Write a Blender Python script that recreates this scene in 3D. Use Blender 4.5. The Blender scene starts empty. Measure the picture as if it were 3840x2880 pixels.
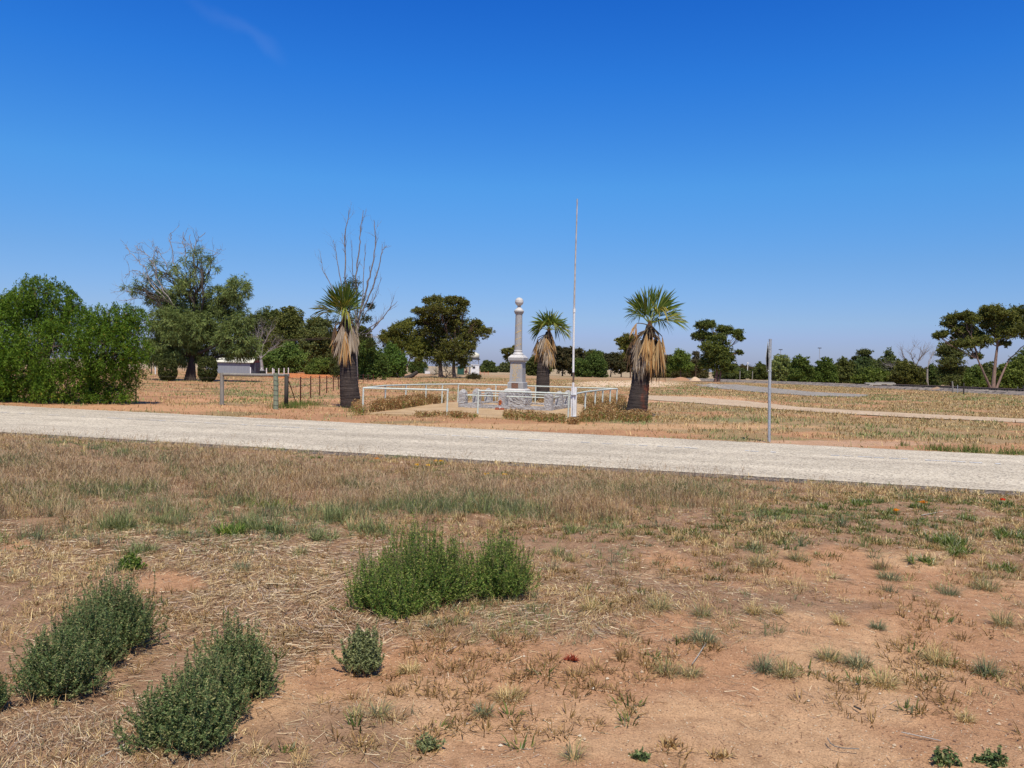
import bpy, math, random
import numpy as np
from mathutils import Vector, Matrix

# ------------------------------------------------------------------ camera
SC = bpy.context.scene
COL = SC.collection
W0, H0, FPX = 3840.0, 2880.0, 3107.0
CAMH = 1.6
PITCH = math.radians(1.143)
ROLL = math.radians(1.2)
cam_data = bpy.data.cameras.new('camera')
cam = bpy.data.objects.new('camera', cam_data)
COL.objects.link(cam)
cam_data.sensor_width = 36.0
cam_data.lens = 36.0 * FPX / W0
cam_data.clip_start = 0.05
cam_data.clip_end = 6000
CM = Matrix.Rotation(math.radians(90) - PITCH, 3, 'X') @ Matrix.Rotation(ROLL, 3, 'Z')
cam.matrix_world = Matrix.Translation((0, 0, CAMH)) @ CM.to_4x4()
SC.camera = cam
CMn = np.array(CM)

# ------------------------------------------------------------------ light
SUN = Vector((0.08, -0.56, 1.0)).normalized()
sun_el = math.asin(SUN.z)
sun_az = math.atan2(SUN.x, SUN.y)
sd = bpy.data.lights.new('sun', 'SUN')
sd.energy = 4.9
sd.angle = math.radians(0.53)
sd.color = (1.0, 0.93, 0.80)
so = bpy.data.objects.new('sun', sd)
so.rotation_euler = SUN.to_track_quat('Z', 'Y').to_euler()
so.location = (0, 0, 60)
COL.objects.link(so)

world = bpy.data.worlds.new('World')
SC.world = world
world.use_nodes = True
wn, wl = world.node_tree.nodes, world.node_tree.links
wn.clear()
w_out = wn.new('ShaderNodeOutputWorld')
w_bg = wn.new('ShaderNodeBackground')
w_sky = wn.new('ShaderNodeTexSky')
w_sky.sky_type = 'NISHITA'
w_sky.sun_disc = False
w_sky.sun_elevation = sun_el
w_sky.sun_rotation = sun_az
w_sky.altitude = 60
w_sky.air_density = 1.0
w_sky.dust_density = 0.6
w_sky.ozone_density = 2.2
TINT = [(.0, (.60, .68, 1.27)), (.037, (.60, .68, 1.21)), (.057, (.60, .73, 1.14)), (.12, (.57, .84, 1.15)), (.212, (.49, 1.06, 1.37)), (.326, (.26, .96, 1.53)), (.402, (.17, .83, 1.52)), (.6, (.18, .62, 1.05)), (1.0, (.20, .55, .85))]
w_hsv = wn.new('ShaderNodeHueSaturation')
w_hsv.inputs['Hue'].default_value = 0.512
w_hsv.inputs['Saturation'].default_value = 1.22
w_hsv.inputs['Value'].default_value = 1.0
wl.new(w_sky.outputs[0], w_hsv.inputs['Color'])
w_bg.inputs['Strength'].default_value = 0.1
# deepen the clear blue towards the zenith as the photograph's sky has it
w_tc = wn.new('ShaderNodeTexCoord')
w_sep = wn.new('ShaderNodeSeparateXYZ')
wl.new(w_tc.outputs['Generated'], w_sep.inputs[0])
w_rmp = wn.new('ShaderNodeValToRGB')
wl.new(w_sep.outputs[2], w_rmp.inputs[0])
_e = w_rmp.color_ramp.elements
while len(_e) < len(TINT): _e.new(.5)
for _i, (_p, _c) in enumerate(TINT):
    _e[_i].position = _p; _e[_i].color = (_c[0] / 2, _c[1] / 2, _c[2] / 2, 1)
w_m = wn.new('ShaderNodeVectorMath'); w_m.operation = 'MULTIPLY'
wl.new(w_hsv.outputs[0], w_m.inputs[0]); wl.new(w_rmp.outputs[0], w_m.inputs[1])
w_m2 = wn.new('ShaderNodeVectorMath'); w_m2.operation = 'SCALE'; w_m2.inputs['Scale'].default_value = 2.0
wl.new(w_m.outputs[0], w_m2.inputs[0])
SKYCOL = w_m2.outputs[0]

SC.view_settings.view_transform = 'Standard'
SC.view_settings.look = 'None'
SC.view_settings.exposure = 0.12
SC.view_settings.gamma = 1.0
SC.cycles.max_bounces = 6
SC.cycles.transparent_max_bounces = 8
SC.cycles.diffuse_bounces = 3

# ------------------------------------------------------------------ projection helpers
def ray(px, py):
    d = np.array([(px - W0 / 2) / FPX, -(py - H0 / 2) / FPX, -1.0])
    return CMn @ d

def U(px, py, z=0.0):
    """point where the line of sight through a photo pixel meets height z"""
    d = ray(px, py)
    t = (z - CAMH) / d[2]
    return np.array([d[0] * t, d[1] * t, z])

def Wd(px, py, dist):
    """point on that line of sight at forward distance dist"""
    d = ray(px, py)
    return np.array([0, 0, CAMH]) + d * (dist / d[1])

def HOR(px):
    # image row of the horizon at a column
    lo, hi = 1200.0, 1600.0
    for _ in range(30):
        m = (lo + hi) / 2
        if ray(px, m)[2] > 0: lo = m
        else: hi = m
    return lo

def Gd(px, dist):
    d = ray(px, HOR(px))
    return np.array([d[0] * dist / d[1], dist, 0.0])

def proj(P):
    q = (np.asarray(P, float) - np.array([0, 0, CAMH])) @ CMn
    w = np.where(-q[..., 2] < 0.05, 0.05, -q[..., 2])
    return W0 / 2 + FPX * q[..., 0] / w, H0 / 2 - FPX * q[..., 1] / w, -q[..., 2]

# ------------------------------------------------------------------ numpy noise
def _h(ix, iy, seed):
    n = (ix.astype(np.int64) * 374761393 + iy.astype(np.int64) * 668265263 + seed * 2147483647) & 0xFFFFFFFF
    n = ((n ^ (n >> 13)) * 1274126177) & 0xFFFFFFFF
    return ((n ^ (n >> 16)) & 0xFFFF) / 65535.0

def vnoise(x, y, seed=0):
    ix, iy = np.floor(x), np.floor(y)
    fx, fy = x - ix, y - iy
    fx, fy = fx * fx * (3 - 2 * fx), fy * fy * (3 - 2 * fy)
    a, b = _h(ix, iy, seed), _h(ix + 1, iy, seed)
    c, d = _h(ix, iy + 1, seed), _h(ix + 1, iy + 1, seed)
    return (a * (1 - fx) + b * fx) * (1 - fy) + (c * (1 - fx) + d * fx) * fy

def fbm(x, y, seed=0, o=4):
    s, a, t = 0, 1.0, 0
    for i in range(o):
        s = s + a * vnoise(x * 2 ** i, y * 2 ** i, seed + i * 7)
        t += a
        a *= 0.5
    return s / t

def sstep(a, b, x):
    t = np.clip((x - a) / (b - a), 0, 1)
    return t * t * (3 - 2 * t)

# ------------------------------------------------------------------ mesh collector
class MB:
    def __init__(s):
        s.v, s.c, s.f, s.n = [], [], [], 0
    def add(s, verts, faces, col=None):
        verts = np.asarray(verts, float).reshape(-1, 3)
        faces = np.asarray(faces, int)
        if col is None: col = (1, 1, 1)
        col = np.asarray(col, float)
        if col.ndim == 1: col = np.tile(col, (len(verts), 1))
        s.v.append(verts); s.c.append(col); s.f.append(faces + s.n)
        s.n += len(verts)
    def build(s, name, mat, parent=None, origin=(0, 0, 0), smooth=False):
        V = np.concatenate(s.v) - np.asarray(origin, float)
        C = np.concatenate(s.c)
        me = bpy.data.meshes.new(name)
        me.vertices.add(len(V))
        me.vertices.foreach_set('co', V.astype(np.float32).ravel())
        li = np.concatenate([f.ravel() for f in s.f])
        lt = np.concatenate([np.full(len(f), f.shape[1]) for f in s.f])
        ls = np.concatenate([[0], np.cumsum(lt)[:-1]])
        me.loops.add(len(li))
        me.loops.foreach_set('vertex_index', li.astype(np.int32))
        me.polygons.add(len(lt))
        me.polygons.foreach_set('loop_start', ls.astype(np.int32))
        me.polygons.foreach_set('loop_total', lt.astype(np.int32))
        me.polygons.foreach_set('use_smooth', np.full(len(lt), smooth))
        me.update(calc_edges=True)
        at = me.attributes.new('Col', 'FLOAT_COLOR', 'POINT')
        at.data.foreach_set('color', np.concatenate([C, np.ones((len(C), 1))], 1).astype(np.float32).ravel())
        me.materials.append(mat)
        o = bpy.data.objects.new(name, me)
        COL.objects.link(o)
        if parent is not None: o.parent = parent
        else: o.location = origin
        return o

def tag(o, label=None, cat=None, group=None, kind=None):
    if label: o['label'] = label
    if cat: o['category'] = cat
    if group: o['group'] = group
    if kind: o['kind'] = kind
    return o

def thing(name, label, cat, loc, group=None):
    o = bpy.data.objects.new(name, None)
    COL.objects.link(o)
    o.location = loc
    o.empty_display_size = 0.2
    return tag(o, label, cat, group)

def nrm(v):
    v = np.asarray(v, float)
    return v / (np.linalg.norm(v, axis=-1, keepdims=True) + 1e-9)

def tube(mb, pts, rad, n=8, col=None, cap=True):
    pts = np.asarray(pts, float)
    k = len(pts)
    rad = np.full(k, rad) if np.isscalar(rad) else np.asarray(rad, float)
    t = np.gradient(pts, axis=0) if k > 2 else np.tile(pts[-1] - pts[0], (k, 1))
    t = nrm(t)
    ref = np.array([0, 0, 1.0]) if abs(t[0][2]) < 0.8 else np.array([1.0, 0, 0])
    u = nrm(np.cross(t, ref)); w = np.cross(t, u)
    a = np.arange(n) * 2 * math.pi / n
    V = pts[:, None, :] + rad[:, None, None] * (np.cos(a)[None, :, None] * u[:, None, :] + np.sin(a)[None, :, None] * w[:, None, :])
    i = np.arange(k - 1)[:, None] * n; j = np.arange(n)[None, :]; j2 = (j + 1) % n
    F = np.stack([i + j, i + j2, i + n + j2, i + n + j], -1).reshape(-1, 4)
    mb.add(V.reshape(-1, 3), F, col)
    if cap:
        V2 = np.concatenate([V[0], V[-1]])
        mb.add(V2, np.array([list(range(n))[::-1]]), col)
        mb.f[-1] = np.array([list(range(n))[::-1]]) + (mb.n - 2 * n)
        mb.add(V[-1], np.array([list(range(n))]), col)

def box(mb, c, s, rz=0.0, col=None, taper=1.0):
    c = np.asarray(c, float); s = np.asarray(s, float) / 2
    v = np.array([[x, y, z] for z in (-1, 1) for x, y in ((-1, -1), (1, -1), (1, 1), (-1, 1))], float) * s
    v[4:, :2] *= taper
    R = np.array([[math.cos(rz), -math.sin(rz), 0], [math.sin(rz), math.cos(rz), 0], [0, 0, 1]])
    v = v @ R.T + c
    mb.add(v, [[3, 2, 1, 0], [4, 5, 6, 7], [0, 1, 5, 4], [1, 2, 6, 5], [2, 3, 7, 6], [3, 0, 4, 7]], col)

def frust(mb, cx, cy, rz, prof, col=None):
    """stack of square sections (half size, z) around a centre"""
    R = np.array([[math.cos(rz), -math.sin(rz)], [math.sin(rz), math.cos(rz)]])
    V = []
    for h, z in prof:
        q = (np.array([(-1, -1), (1, -1), (1, 1), (-1, 1)]) * h) @ R.T
        V += [[cx + a, cy + b, z] for a, b in q]
    F = [[3, 2, 1, 0]]
    m = len(prof)
    for i in range(m - 1):
        for j in range(4):
            F.append([i * 4 + j, i * 4 + (j + 1) % 4, i * 4 + 4 + (j + 1) % 4, i * 4 + 4 + j])
    F.append([(m - 1) * 4 + j for j in range(4)])
    mb.add(V, F, col)

def lathe(mb, cx, cy, prof, n=32, col=None, lean=(0, 0)):
    V = []
    a = np.arange(n) * 2 * math.pi / n
    for r, z in prof:
        V.append(np.stack([cx + lean[0] * z + r * np.cos(a), cy + lean[1] * z + r * np.sin(a), np.full(n, z)], 1))
    V = np.concatenate(V)
    k = len(prof)
    i = np.arange(k - 1)[:, None] * n; j = np.arange(n)[None, :]; j2 = (j + 1) % n
    F = np.stack([i + j, i + j2, i + n + j2, i + n + j], -1).reshape(-1, 4)
    mb.add(V, F, col)

def rockbox(mb, c, s, rz, amp, nseg=9, dome=0.0, seed=0, col=None):
    """block with quarry-faced (rough) sides and optional domed top; c is the base centre"""
    V, F = [], []
    def face(o, a, b, na, nb):
        st = len(V)
        for i in range(na + 1):
            for j in range(nb + 1):
                V.append(o + a * (i / na) + b * (j / nb))
        for i in range(na):
            for j in range(nb):
                q = st + i * (nb + 1) + j
                F.append([q, q + nb + 1, q + nb + 2, q + 1])
    sx, sy, sz = s
    m = min(s)
    nx, ny, nz = [max(3, int(nseg * q / max(s))) * 2 for q in s]
    X, Y, Z = np.array([sx, 0, 0.]), np.array([0, sy, 0.]), np.array([0, 0, sz])
    o = np.array([-sx / 2, -sy / 2, 0.])
    face(o, X, Z, nx, nz); face(o + X, Y, Z, ny, nz); face(o + X + Y, -X, Z, nx, nz); face(o + Y, -Y, Z, ny, nz)
    face(o + Z, X, Y, nx, ny)
    V = np.array(V)
    if dome:
        e = np.maximum(np.abs(V[:, 0]) / (sx / 2), np.abs(V[:, 1]) / (sy / 2))
        tz = V[:, 2] / sz
        V[:, 2] -= dome * (tz ** 6) * e ** 2.2
        V[:, :2] *= (1 - 0.16 * tz ** 8)[:, None]
    q = V * 16 + seed * 13.7
    dx = fbm(q[:, 1] + q[:, 2] * 1.3, q[:, 2] * 0.9 + q[:, 0], seed, 3) - .5
    dy = fbm(q[:, 0] + q[:, 2], q[:, 2] * 1.1 - q[:, 1], seed + 3, 3) - .5
    dz = fbm(q[:, 0], q[:, 1], seed + 5, 3) - .5
    V[:, 0] += dx * amp * 2; V[:, 1] += dy * amp * 2
    V[:, 2] += dz * amp * (V[:, 2] > sz * .5)
    R = np.array([[math.cos(rz), -math.sin(rz), 0], [math.sin(rz), math.cos(rz), 0], [0, 0, 1]])
    mb.add(V @ R.T + np.asarray(c, float), F, col)

# ------------------------------------------------------------------ materials
def mat_new(name):
    m = bpy.data.materials.new(name)
    m.use_nodes = True
    n, l = m.node_tree.nodes, m.node_tree.links
    b = n['Principled BSDF']
    b.inputs['Specular IOR Level'].default_value = 0.25
    return m, n, l, b

def ramp(n, stops):
    r = n.new('ShaderNodeValToRGB')
    e = r.color_ramp.elements
    while len(e) < len(stops): e.new(0.5)
    for i, (p, c) in enumerate(stops):
        e[i].position = p; e[i].color = (*c, 1)
    return r

def noise(n, l, scale, detail=4, rough=.6, vec=None):
    t = n.new('ShaderNodeTexNoise')
    t.inputs['Scale'].default_value = scale
    t.inputs['Detail'].default_value = detail
    t.inputs['Roughness'].default_value = rough
    if vec is not None: l.new(vec, t.inputs['Vector'])
    return t

def mixc(n, l, mode, fac, a, b):
    m = n.new('ShaderNodeMix'); m.data_type = 'RGBA'; m.blend_type = mode
    for sock, val in ((m.inputs[0], fac), (m.inputs[6], a), (m.inputs[7], b)):
        if hasattr(val, 'is_linked'): l.new(val, sock)
        elif isinstance(val, tuple): sock.default_value = (*val, 1)
        else: sock.default_value = val
    return m.outputs[2]

def objco(n):
    return n.new('ShaderNodeTexCoord').outputs['Object']

def leaf_mat(name, trans=0.3, rough=0.55, spec=0.3, warm=(1, 1, 1)):
    m, n, l, b = mat_new(name)
    a = n.new('ShaderNodeAttribute'); a.attribute_name = 'Col'
    col = mixc(n, l, 'MULTIPLY', 1.0, a.outputs['Color'], warm)
    l.new(col, b.inputs['Base Color'])
    b.inputs['Roughness'].default_value = rough
    b.inputs['Specular IOR Level'].default_value = spec
    t = n.new('ShaderNodeBsdfTranslucent')
    g = mixc(n, l, 'MULTIPLY', 1.0, col, (1.15, 1.25, 0.6))
    l.new(g, t.inputs['Color'])
    mx = n.new('ShaderNodeMixShader'); mx.inputs[0].default_value = trans
    l.new(b.outputs[0], mx.inputs[1]); l.new(t.outputs[0], mx.inputs[2])
    l.new(mx.outputs[0], n['Material Output'].inputs[0])
    return m

def rough_mat(name, c1, c2, scale=8, bump=.3, rough=.85, stretch=(1, 1, 1), usecol=False, spec=.2, fine=60, bdist=.02):
    m, n, l, b = mat_new(name)
    mp = n.new('ShaderNodeMapping'); mp.inputs['Scale'].default_value = stretch
    l.new(objco(n), mp.inputs['Vector'])
    t = noise(n, l, scale, 6, .65, mp.outputs[0])
    r = ramp(n, [(.3, c1), (.7, c2)])
    l.new(t.outputs[0], r.inputs[0])
    t2 = noise(n, l, fine, 4, .7, mp.outputs[0])
    r2 = ramp(n, [(.3, (.72, .72, .72)), (.7, (1.2, 1.2, 1.2))])
    l.new(t2.outputs[0], r2.inputs[0])
    c = mixc(n, l, 'MULTIPLY', 1.0, r.outputs[0], r2.outputs[0])
    if usecol:
        a = n.new('ShaderNodeAttribute'); a.attribute_name = 'Col'
        c = mixc(n, l, 'MULTIPLY', 1.0, c, a.outputs['Color'])
    l.new(c, b.inputs['Base Color'])
    b.inputs['Roughness'].default_value = rough
    b.inputs['Specular IOR Level'].default_value = spec
    bp = n.new('ShaderNodeBump'); bp.inputs['Strength'].default_value = bump; bp.inputs['Distance'].default_value = bdist
    l.new(t2.outputs[0], bp.inputs['Height']); l.new(bp.outputs[0], b.inputs['Normal'])
    return m

M = {}
M['leaf'] = leaf_mat('leaf_surface', .3, .6, .1, (1.08, 1.0, .72))
M['needle'] = leaf_mat('needle_surface', .22, .8, .06, (1.05, 1.0, .8))
M['straw'] = leaf_mat('straw_surface', .15, .7, .08, (1.03, 1.0, .9))
M['frond'] = leaf_mat('palm_frond_surface', .22, .55, .1, (1.1, 1.0, .7))
M['bark'] = rough_mat('bark', (.55, .55, .55), (1.15, 1.15, 1.15), 5, .5, .9, (1, 1, .3), True, fine=25)
M['wood_grey'] = rough_mat('weathered_wood', (.17, .155, .13), (.30, .275, .235), 6, .5, .9, (3, 3, .25), fine=30)
M['wood_green'] = rough_mat('treated_wood', (.16, .20, .13), (.27, .29, .20), 6, .5, .9, (3, 3, .3), fine=30)
M['wood_dark'] = rough_mat('dark_wood', (.035, .03, .026), (.08, .07, .058), 6, .5, .9, (3, 3, .3), fine=30)
M['rust'] = rough_mat('rusty_steel', (.07, .022, .012), (.15, .05, .026), 20, .3, .8)
M['wire'] = rough_mat('fence_wire', (.07, .055, .045), (.14, .115, .095), 20, .1, .6)
M['pipe'] = rough_mat('pale_green_painted_pipe', (.50, .54, .46), (.66, .68, .60), 14, .1, .5, fine=40, spec=.4)
M['galv'] = rough_mat('galvanised_steel', (.33, .34, .35), (.48, .49, .50), 30, .08, .42, (1, 1, .4), spec=.6)
M['galv'].node_tree.nodes['Principled BSDF'].inputs['Metallic'].default_value = .35
M['white_paint'] = rough_mat('white_paint', (.55, .53, .5), (.86, .85, .83), 9, .15, .5, (2, 2, .4))
M['pole_old'] = rough_mat('peeling_pole_paint', (.22, .16, .12), (.70, .66, .62), 16, .2, .6, (3, 3, .35))
M['brown_steel'] = rough_mat('rust_brown_steel', (.07, .05, .042), (.16, .11, .09), 20, .3, .8)
M['concrete'] = rough_mat('dusty_concrete', (.36, .23, .115), (.52, .37, .21), 1.4, .15, .9, fine=40)
M['shed_wall'] = rough_mat('shed_cladding', (.21, .225, .25), (.27, .28, .30), 2, .1, .5, (6, 6, .3))
M['cream'] = rough_mat('cream_roofing', (.58, .55, .42), (.68, .65, .52), 2, .1, .5)
M['redbrown'] = rough_mat('red_brown_board', (.10, .03, .025), (.16, .06, .05), 2, .1, .7)
M['darkgrey'] = rough_mat('dark_grey_cladding', (.05, .055, .07), (.08, .085, .1), 2, .1, .7)
M['green_tin'] = rough_mat('green_tin', (.02, .07, .05), (.03, .10, .07), 2, .1, .6)
M['rubber'] = rough_mat('dark_rubber', (.015, .015, .015), (.03, .03, .03), 12, .3, .8)
M['brick'] = rough_mat('red_brick', (.28, .08, .04), (.42, .14, .08), 20, .3, .85)
M['bronze'] = rough_mat('bronze_plaque', (.15, .065, .035), (.27, .13, .075), 30, .5, .5, spec=.5, fine=120)
M['glass_dark'] = rough_mat('dark_window', (.03, .03, .035), (.05, .05, .055), 3, 0, .2, spec=.5)
M['orange_plastic'] = rough_mat('orange_plastic', (.5, .10, .03), (.7, .16, .05), 10, .1, .6)
M['bone_wood'] = rough_mat('bleached_wood', (.30, .27, .235), (.48, .44, .38), 9, .4, .9, (2, 2, 1))

def granite(name, c, rocky=False):
    m, n, l, b = mat_new(name)
    v = objco(n)
    t = noise(n, l, 85 if not rocky else 45, 3, .75, v)
    r = ramp(n, [(.32, tuple(x * .45 for x in c)), (.46, tuple(x * .92 for x in c)), (.62, tuple(min(1, x * 1.25) for x in c))])
    l.new(t.outputs[0], r.inputs[0])
    t3 = noise(n, l, 3, 4, .6, v)
    r3 = ramp(n, [(.3, (.85, .83, .8)), (.7, (1.05, 1.05, 1.06))])
    l.new(t3.outputs[0], r3.inputs[0])
    l.new(mixc(n, l, 'MULTIPLY', 1.0, r.outputs[0], r3.outputs[0]), b.inputs['Base Color'])
    b.inputs['Roughness'].default_value = .8 if rocky else .55
    bp = n.new('ShaderNodeBump')
    if rocky:
        tb = noise(n, l, 17, 6, .7, v)
        bp.inputs['Strength'].default_value = 1.0; bp.inputs['Distance'].default_value = .06
    else:
        tb = t
        bp.inputs['Strength'].default_value = .1; bp.inputs['Distance'].default_value = .004
    l.new(tb.outputs[0], bp.inputs['Height']); l.new(bp.outputs[0], b.inputs['Normal'])
    return m
M['granite'] = granite('dressed_granite', (.36, .345, .33))
M['granite_rock'] = granite('quarry_faced_granite', (.42, .40, .385), True)
M['granite_lit'] = granite('sunlit_granite', (.55, .525, .49))  # paler copy of the granite; sun on the upper parts put into its colour
m, n_, l_, b_ = mat_new('gold_leaf'); b_.inputs['Base Color'].default_value = (.88, .56, .13, 1); b_.inputs['Roughness'].default_value = .45
b_.inputs['Metallic'].default_value = .15; M['gold'] = m

def ground_mat():
    m, n, l, b = mat_new('dry_ground')
    v = objco(n)
    a = n.new('ShaderNodeAttribute'); a.attribute_name = 'Col'
    f1 = noise(n, l, 9, 8, .72, v)
    r1 = ramp(n, [(.24, (.62, .57, .53)), (.5, (1, 1, 1)), (.76, (1.25, 1.26, 1.26))])
    l.new(f1.outputs[0], r1.inputs[0])
    f2 = noise(n, l, 110, 4, .75, v)
    r2 = ramp(n, [(.27, (.42, .38, .36)), (.48, (1, 1, 1)), (.72, (1.45, 1.45, 1.45))])
    l.new(f2.outputs[0], r2.inputs[0])
    c = mixc(n, l, 'MULTIPLY', 1.0, a.outputs['Color'], r1.outputs[0])
    c = mixc(n, l, 'MULTIPLY', 1.0, c, r2.outputs[0])
    l.new(c, b.inputs['Base Color'])
    b.inputs['Roughness'].default_value = .95
    b.inputs['Specular IOR Level'].default_value = .1
    bp = n.new('ShaderNodeBump'); bp.inputs['Strength'].default_value = .55; bp.inputs['Distance'].default_value = .012
    l.new(f2.outputs[0], bp.inputs['Height'])
    bp2 = n.new('ShaderNodeBump'); bp2.inputs['Strength'].default_value = .6; bp2.inputs['Distance'].default_value = .05
    l.new(f1.outputs[0], bp2.inputs['Height']); l.new(bp.outputs[0], bp2.inputs['Normal'])
    l.new(bp2.outputs[0], b.inputs['Normal'])
    return m
M['ground'] = ground_mat()

def road_mat(name, base, dark, lite, sc=55, tracks=None):
    m, n, l, b = mat_new(name)
    v = objco(n)
    vo = n.new('ShaderNodeTexVoronoi'); vo.inputs['Scale'].default_value = sc
    l.new(v, vo.inputs['Vector'])
    sep = n.new('ShaderNodeSeparateColor'); l.new(vo.outputs['Color'], sep.inputs[0])
    r = ramp(n, [(0, dark), (.16, dark), (.24, base), (.8, base), (1, lite)])
    l.new(sep.outputs[0], r.inputs[0])
    t = noise(n, l, .8, 6, .6, v)
    r2 = ramp(n, [(.3, (.84, .83, .81)), (.7, (1.08, 1.07, 1.05))])
    l.new(t.outputs[0], r2.inputs[0])
    cc = mixc(n, l, 'MULTIPLY', 1.0, r.outputs[0], r2.outputs[0])
    if tracks is not None:
        # worn wheel paths running along the road, and scattered bitumen flecks
        mp = n.new('ShaderNodeMapping'); mp.inputs['Rotation'].default_value = (0, 0, tracks)
        l.new(v, mp.inputs['Vector'])
        mp2 = n.new('ShaderNodeMapping'); mp2.inputs['Scale'].default_value = (.05, .75, 1)
        l.new(mp.outputs[0], mp2.inputs['Vector'])
        tt = noise(n, l, 1.6, 3, .5, mp2.outputs[0])
        r3 = ramp(n, [(.36, (.86, .85, .84)), (.62, (1.07, 1.07, 1.06))]); l.new(tt.outputs[0], r3.inputs[0])
        cc = mixc(n, l, 'MULTIPLY', 1.0, cc, r3.outputs[0])
        tf = noise(n, l, 5, 8, .8, v)
        r4 = ramp(n, [(.28, (.72, .70, .68)), (.38, (1, 1, 1))]); l.new(tf.outputs[0], r4.inputs[0])
        cc = mixc(n, l, 'MULTIPLY', 1.0, cc, r4.outputs[0])
    l.new(cc, b.inputs['Base Color'])
    b.inputs['Roughness'].default_value = .9; b.inputs['Specular IOR Level'].default_value = .2
    bp = n.new('ShaderNodeBump'); bp.inputs['Strength'].default_value = .5; bp.inputs['Distance'].default_value = .008
    l.new(vo.outputs['Distance'], bp.inputs['Height']); l.new(bp.outputs[0], b.inputs['Normal'])
    return m
M['road'] = road_mat('pale_chip_seal', (.53, .46, .355), (.26, .22, .175), (.72, .65, .53), 40, math.radians(19))
M['road_edge'] = road_mat('crumbled_bitumen', (.145, .115, .09), (.055, .045, .038), (.42, .34, .26), 30)
M['grey_gravel'] = road_mat('grey_gravel', (.29, .255, .215), (.15, .135, .12), (.42, .38, .33), 6)
M['track'] = road_mat('sandy_track', (.50, .37, .24), (.36, .25, .16), (.56, .46, .36), 12)
M['ballast'] = road_mat('ballast_stone', (.20, .165, .14), (.07, .06, .055), (.34, .29, .24), 4)

# sky: a faint streak of high cirrus, upper left
def cirrus():
    v = wn.new('ShaderNodeTexCoord').outputs['Generated']
    a, b = Vector(ray(735, 10)).normalized(), Vector(ray(1085, 235)).normalized()
    ax = (b - a).normalized()
    nn = a.cross(b).normalized()
    def dot(vec):
        d = wn.new('ShaderNodeVectorMath'); d.operation = 'DOT_PRODUCT'
        wl.new(v, d.inputs[0]); d.inputs[1].default_value = vec
        return d.outputs['Value']
    def mth(op, x, y=None):
        q = wn.new('ShaderNodeMath'); q.operation = op
        for i, s in enumerate((x, y)):
            if s is None: continue
            if hasattr(s, 'is_linked'): wl.new(s, q.inputs[i])
            else: q.inputs[i].default_value = s
        return q.outputs[0]
    def mr(x, a0, a1, b0, b1):
        q = wn.new('ShaderNodeMapRange'); q.interpolation_type = 'SMOOTHSTEP'
        wl.new(x, q.inputs[0])
        for i, s in enumerate((a0, a1, b0, b1)): q.inputs[i + 1].default_value = s
        return q.outputs[0]
    nz = wn.new('ShaderNodeTexNoise'); nz.inputs['Scale'].default_value = 14; nz.inputs['Detail'].default_value = 5
    wl.new(v, nz.inputs['Vector'])
    off = mth('MULTIPLY', mth('SUBTRACT', nz.outputs[0], .5), .05)
    across = mth('ABSOLUTE', mth('ADD', dot(nn), off))
    m1 = mr(across, 0.0, .012, 1.0, 0.0)
    al = dot(ax)
    a0, a1 = a.dot(ax), b.dot(ax)
    m2 = mth('MULTIPLY', mr(al, a0 - .05, a0 + .06, 0, 1), mr(al, a1 - .03, a1 + .006, 1, 0))
    return mth('MULTIPLY', mth('MULTIPLY', m1, m2), .03)
cf = cirrus()
mx = wn.new('ShaderNodeMix'); mx.data_type = 'RGBA'
wl.new(cf, mx.inputs[0]); wl.new(SKYCOL, mx.inputs[6]); mx.inputs[7].default_value = (6.5, 7.2, 8.5, 1)
wl.new(mx.outputs[2], w_bg.inputs['Color']); wl.new(w_bg.outputs[0], w_out.inputs[0])

# ------------------------------------------------------------------ layout: road edges, regions
NA, NBp = U(0, 1622), U(3840, 1848)
FA, FB = U(0, 1521), U(3840, 1711)
def side(P, Q, x, y):
    d = (Q - P)[:2]; L = np.hypot(*d)
    return ((x - P[0]) * -d[1] + (y - P[1]) * d[0]) / L     # >0 beyond the line
def near_d(x, y): return side(NA, NBp, x, y)
def far_d(x, y): return side(FA, FB, x, y)

def inpoly(poly, x, y):
    r = np.zeros(np.shape(x), bool)
    n = len(poly)
    for i in range(n):
        x1, y1 = poly[i][:2]; x2, y2 = poly[(i + 1) % n][:2]
        c = ((y1 > y) != (y2 > y)) & (x < (x2 - x1) * (y - y1) / (y2 - y1 + 1e-12) + x1)
        r ^= c
    return r
def PX(l): return [U(a, b) for a, b in l]
SLAB = PX([(1372, 1553), (1680, 1563), (1800, 1567), (2136, 1583), (2215, 1535), (2170, 1514), (2000, 1509), (1722, 1508), (1600, 1521), (1500, 1538)])
TRACK = PX([(2380, 1482), (2600, 1490), (2800, 1505), (3000, 1528), (3300, 1546), (3840, 1573), (4300, 1596), (4300, 1612), (3840, 1588), (3300, 1561), (3040, 1545), (2850, 1532), (2600, 1512), (2400, 1498)])
GRAV = PX([(2600, 1443), (2760, 1442), (2880, 1454), (3040, 1470), (3260, 1481), (3230, 1489), (3040, 1486), (2800, 1468), (2680, 1456)])

def bump_h(x, y):
    """height of the soil surface"""
    dn, df = -near_d(x, y), far_d(x, y)
    m = np.maximum(sstep(.5, 1.6, dn), sstep(.6, 3, df))
    d = np.hypot(x, y)
    h = (fbm(x * .9, y * .9, 3, 4) - .5) * .09 + (fbm(x * 5, y * 5, 9, 3) - .5) * .03
    h = h * m * sstep(60, 20, d)
    sl = inpoly(SLAB, x, y)
    h = np.where(sl, -0.004, h)
    h = np.where(df > .6, np.minimum(h, .018), h)
    return h - .004 * 0

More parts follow.
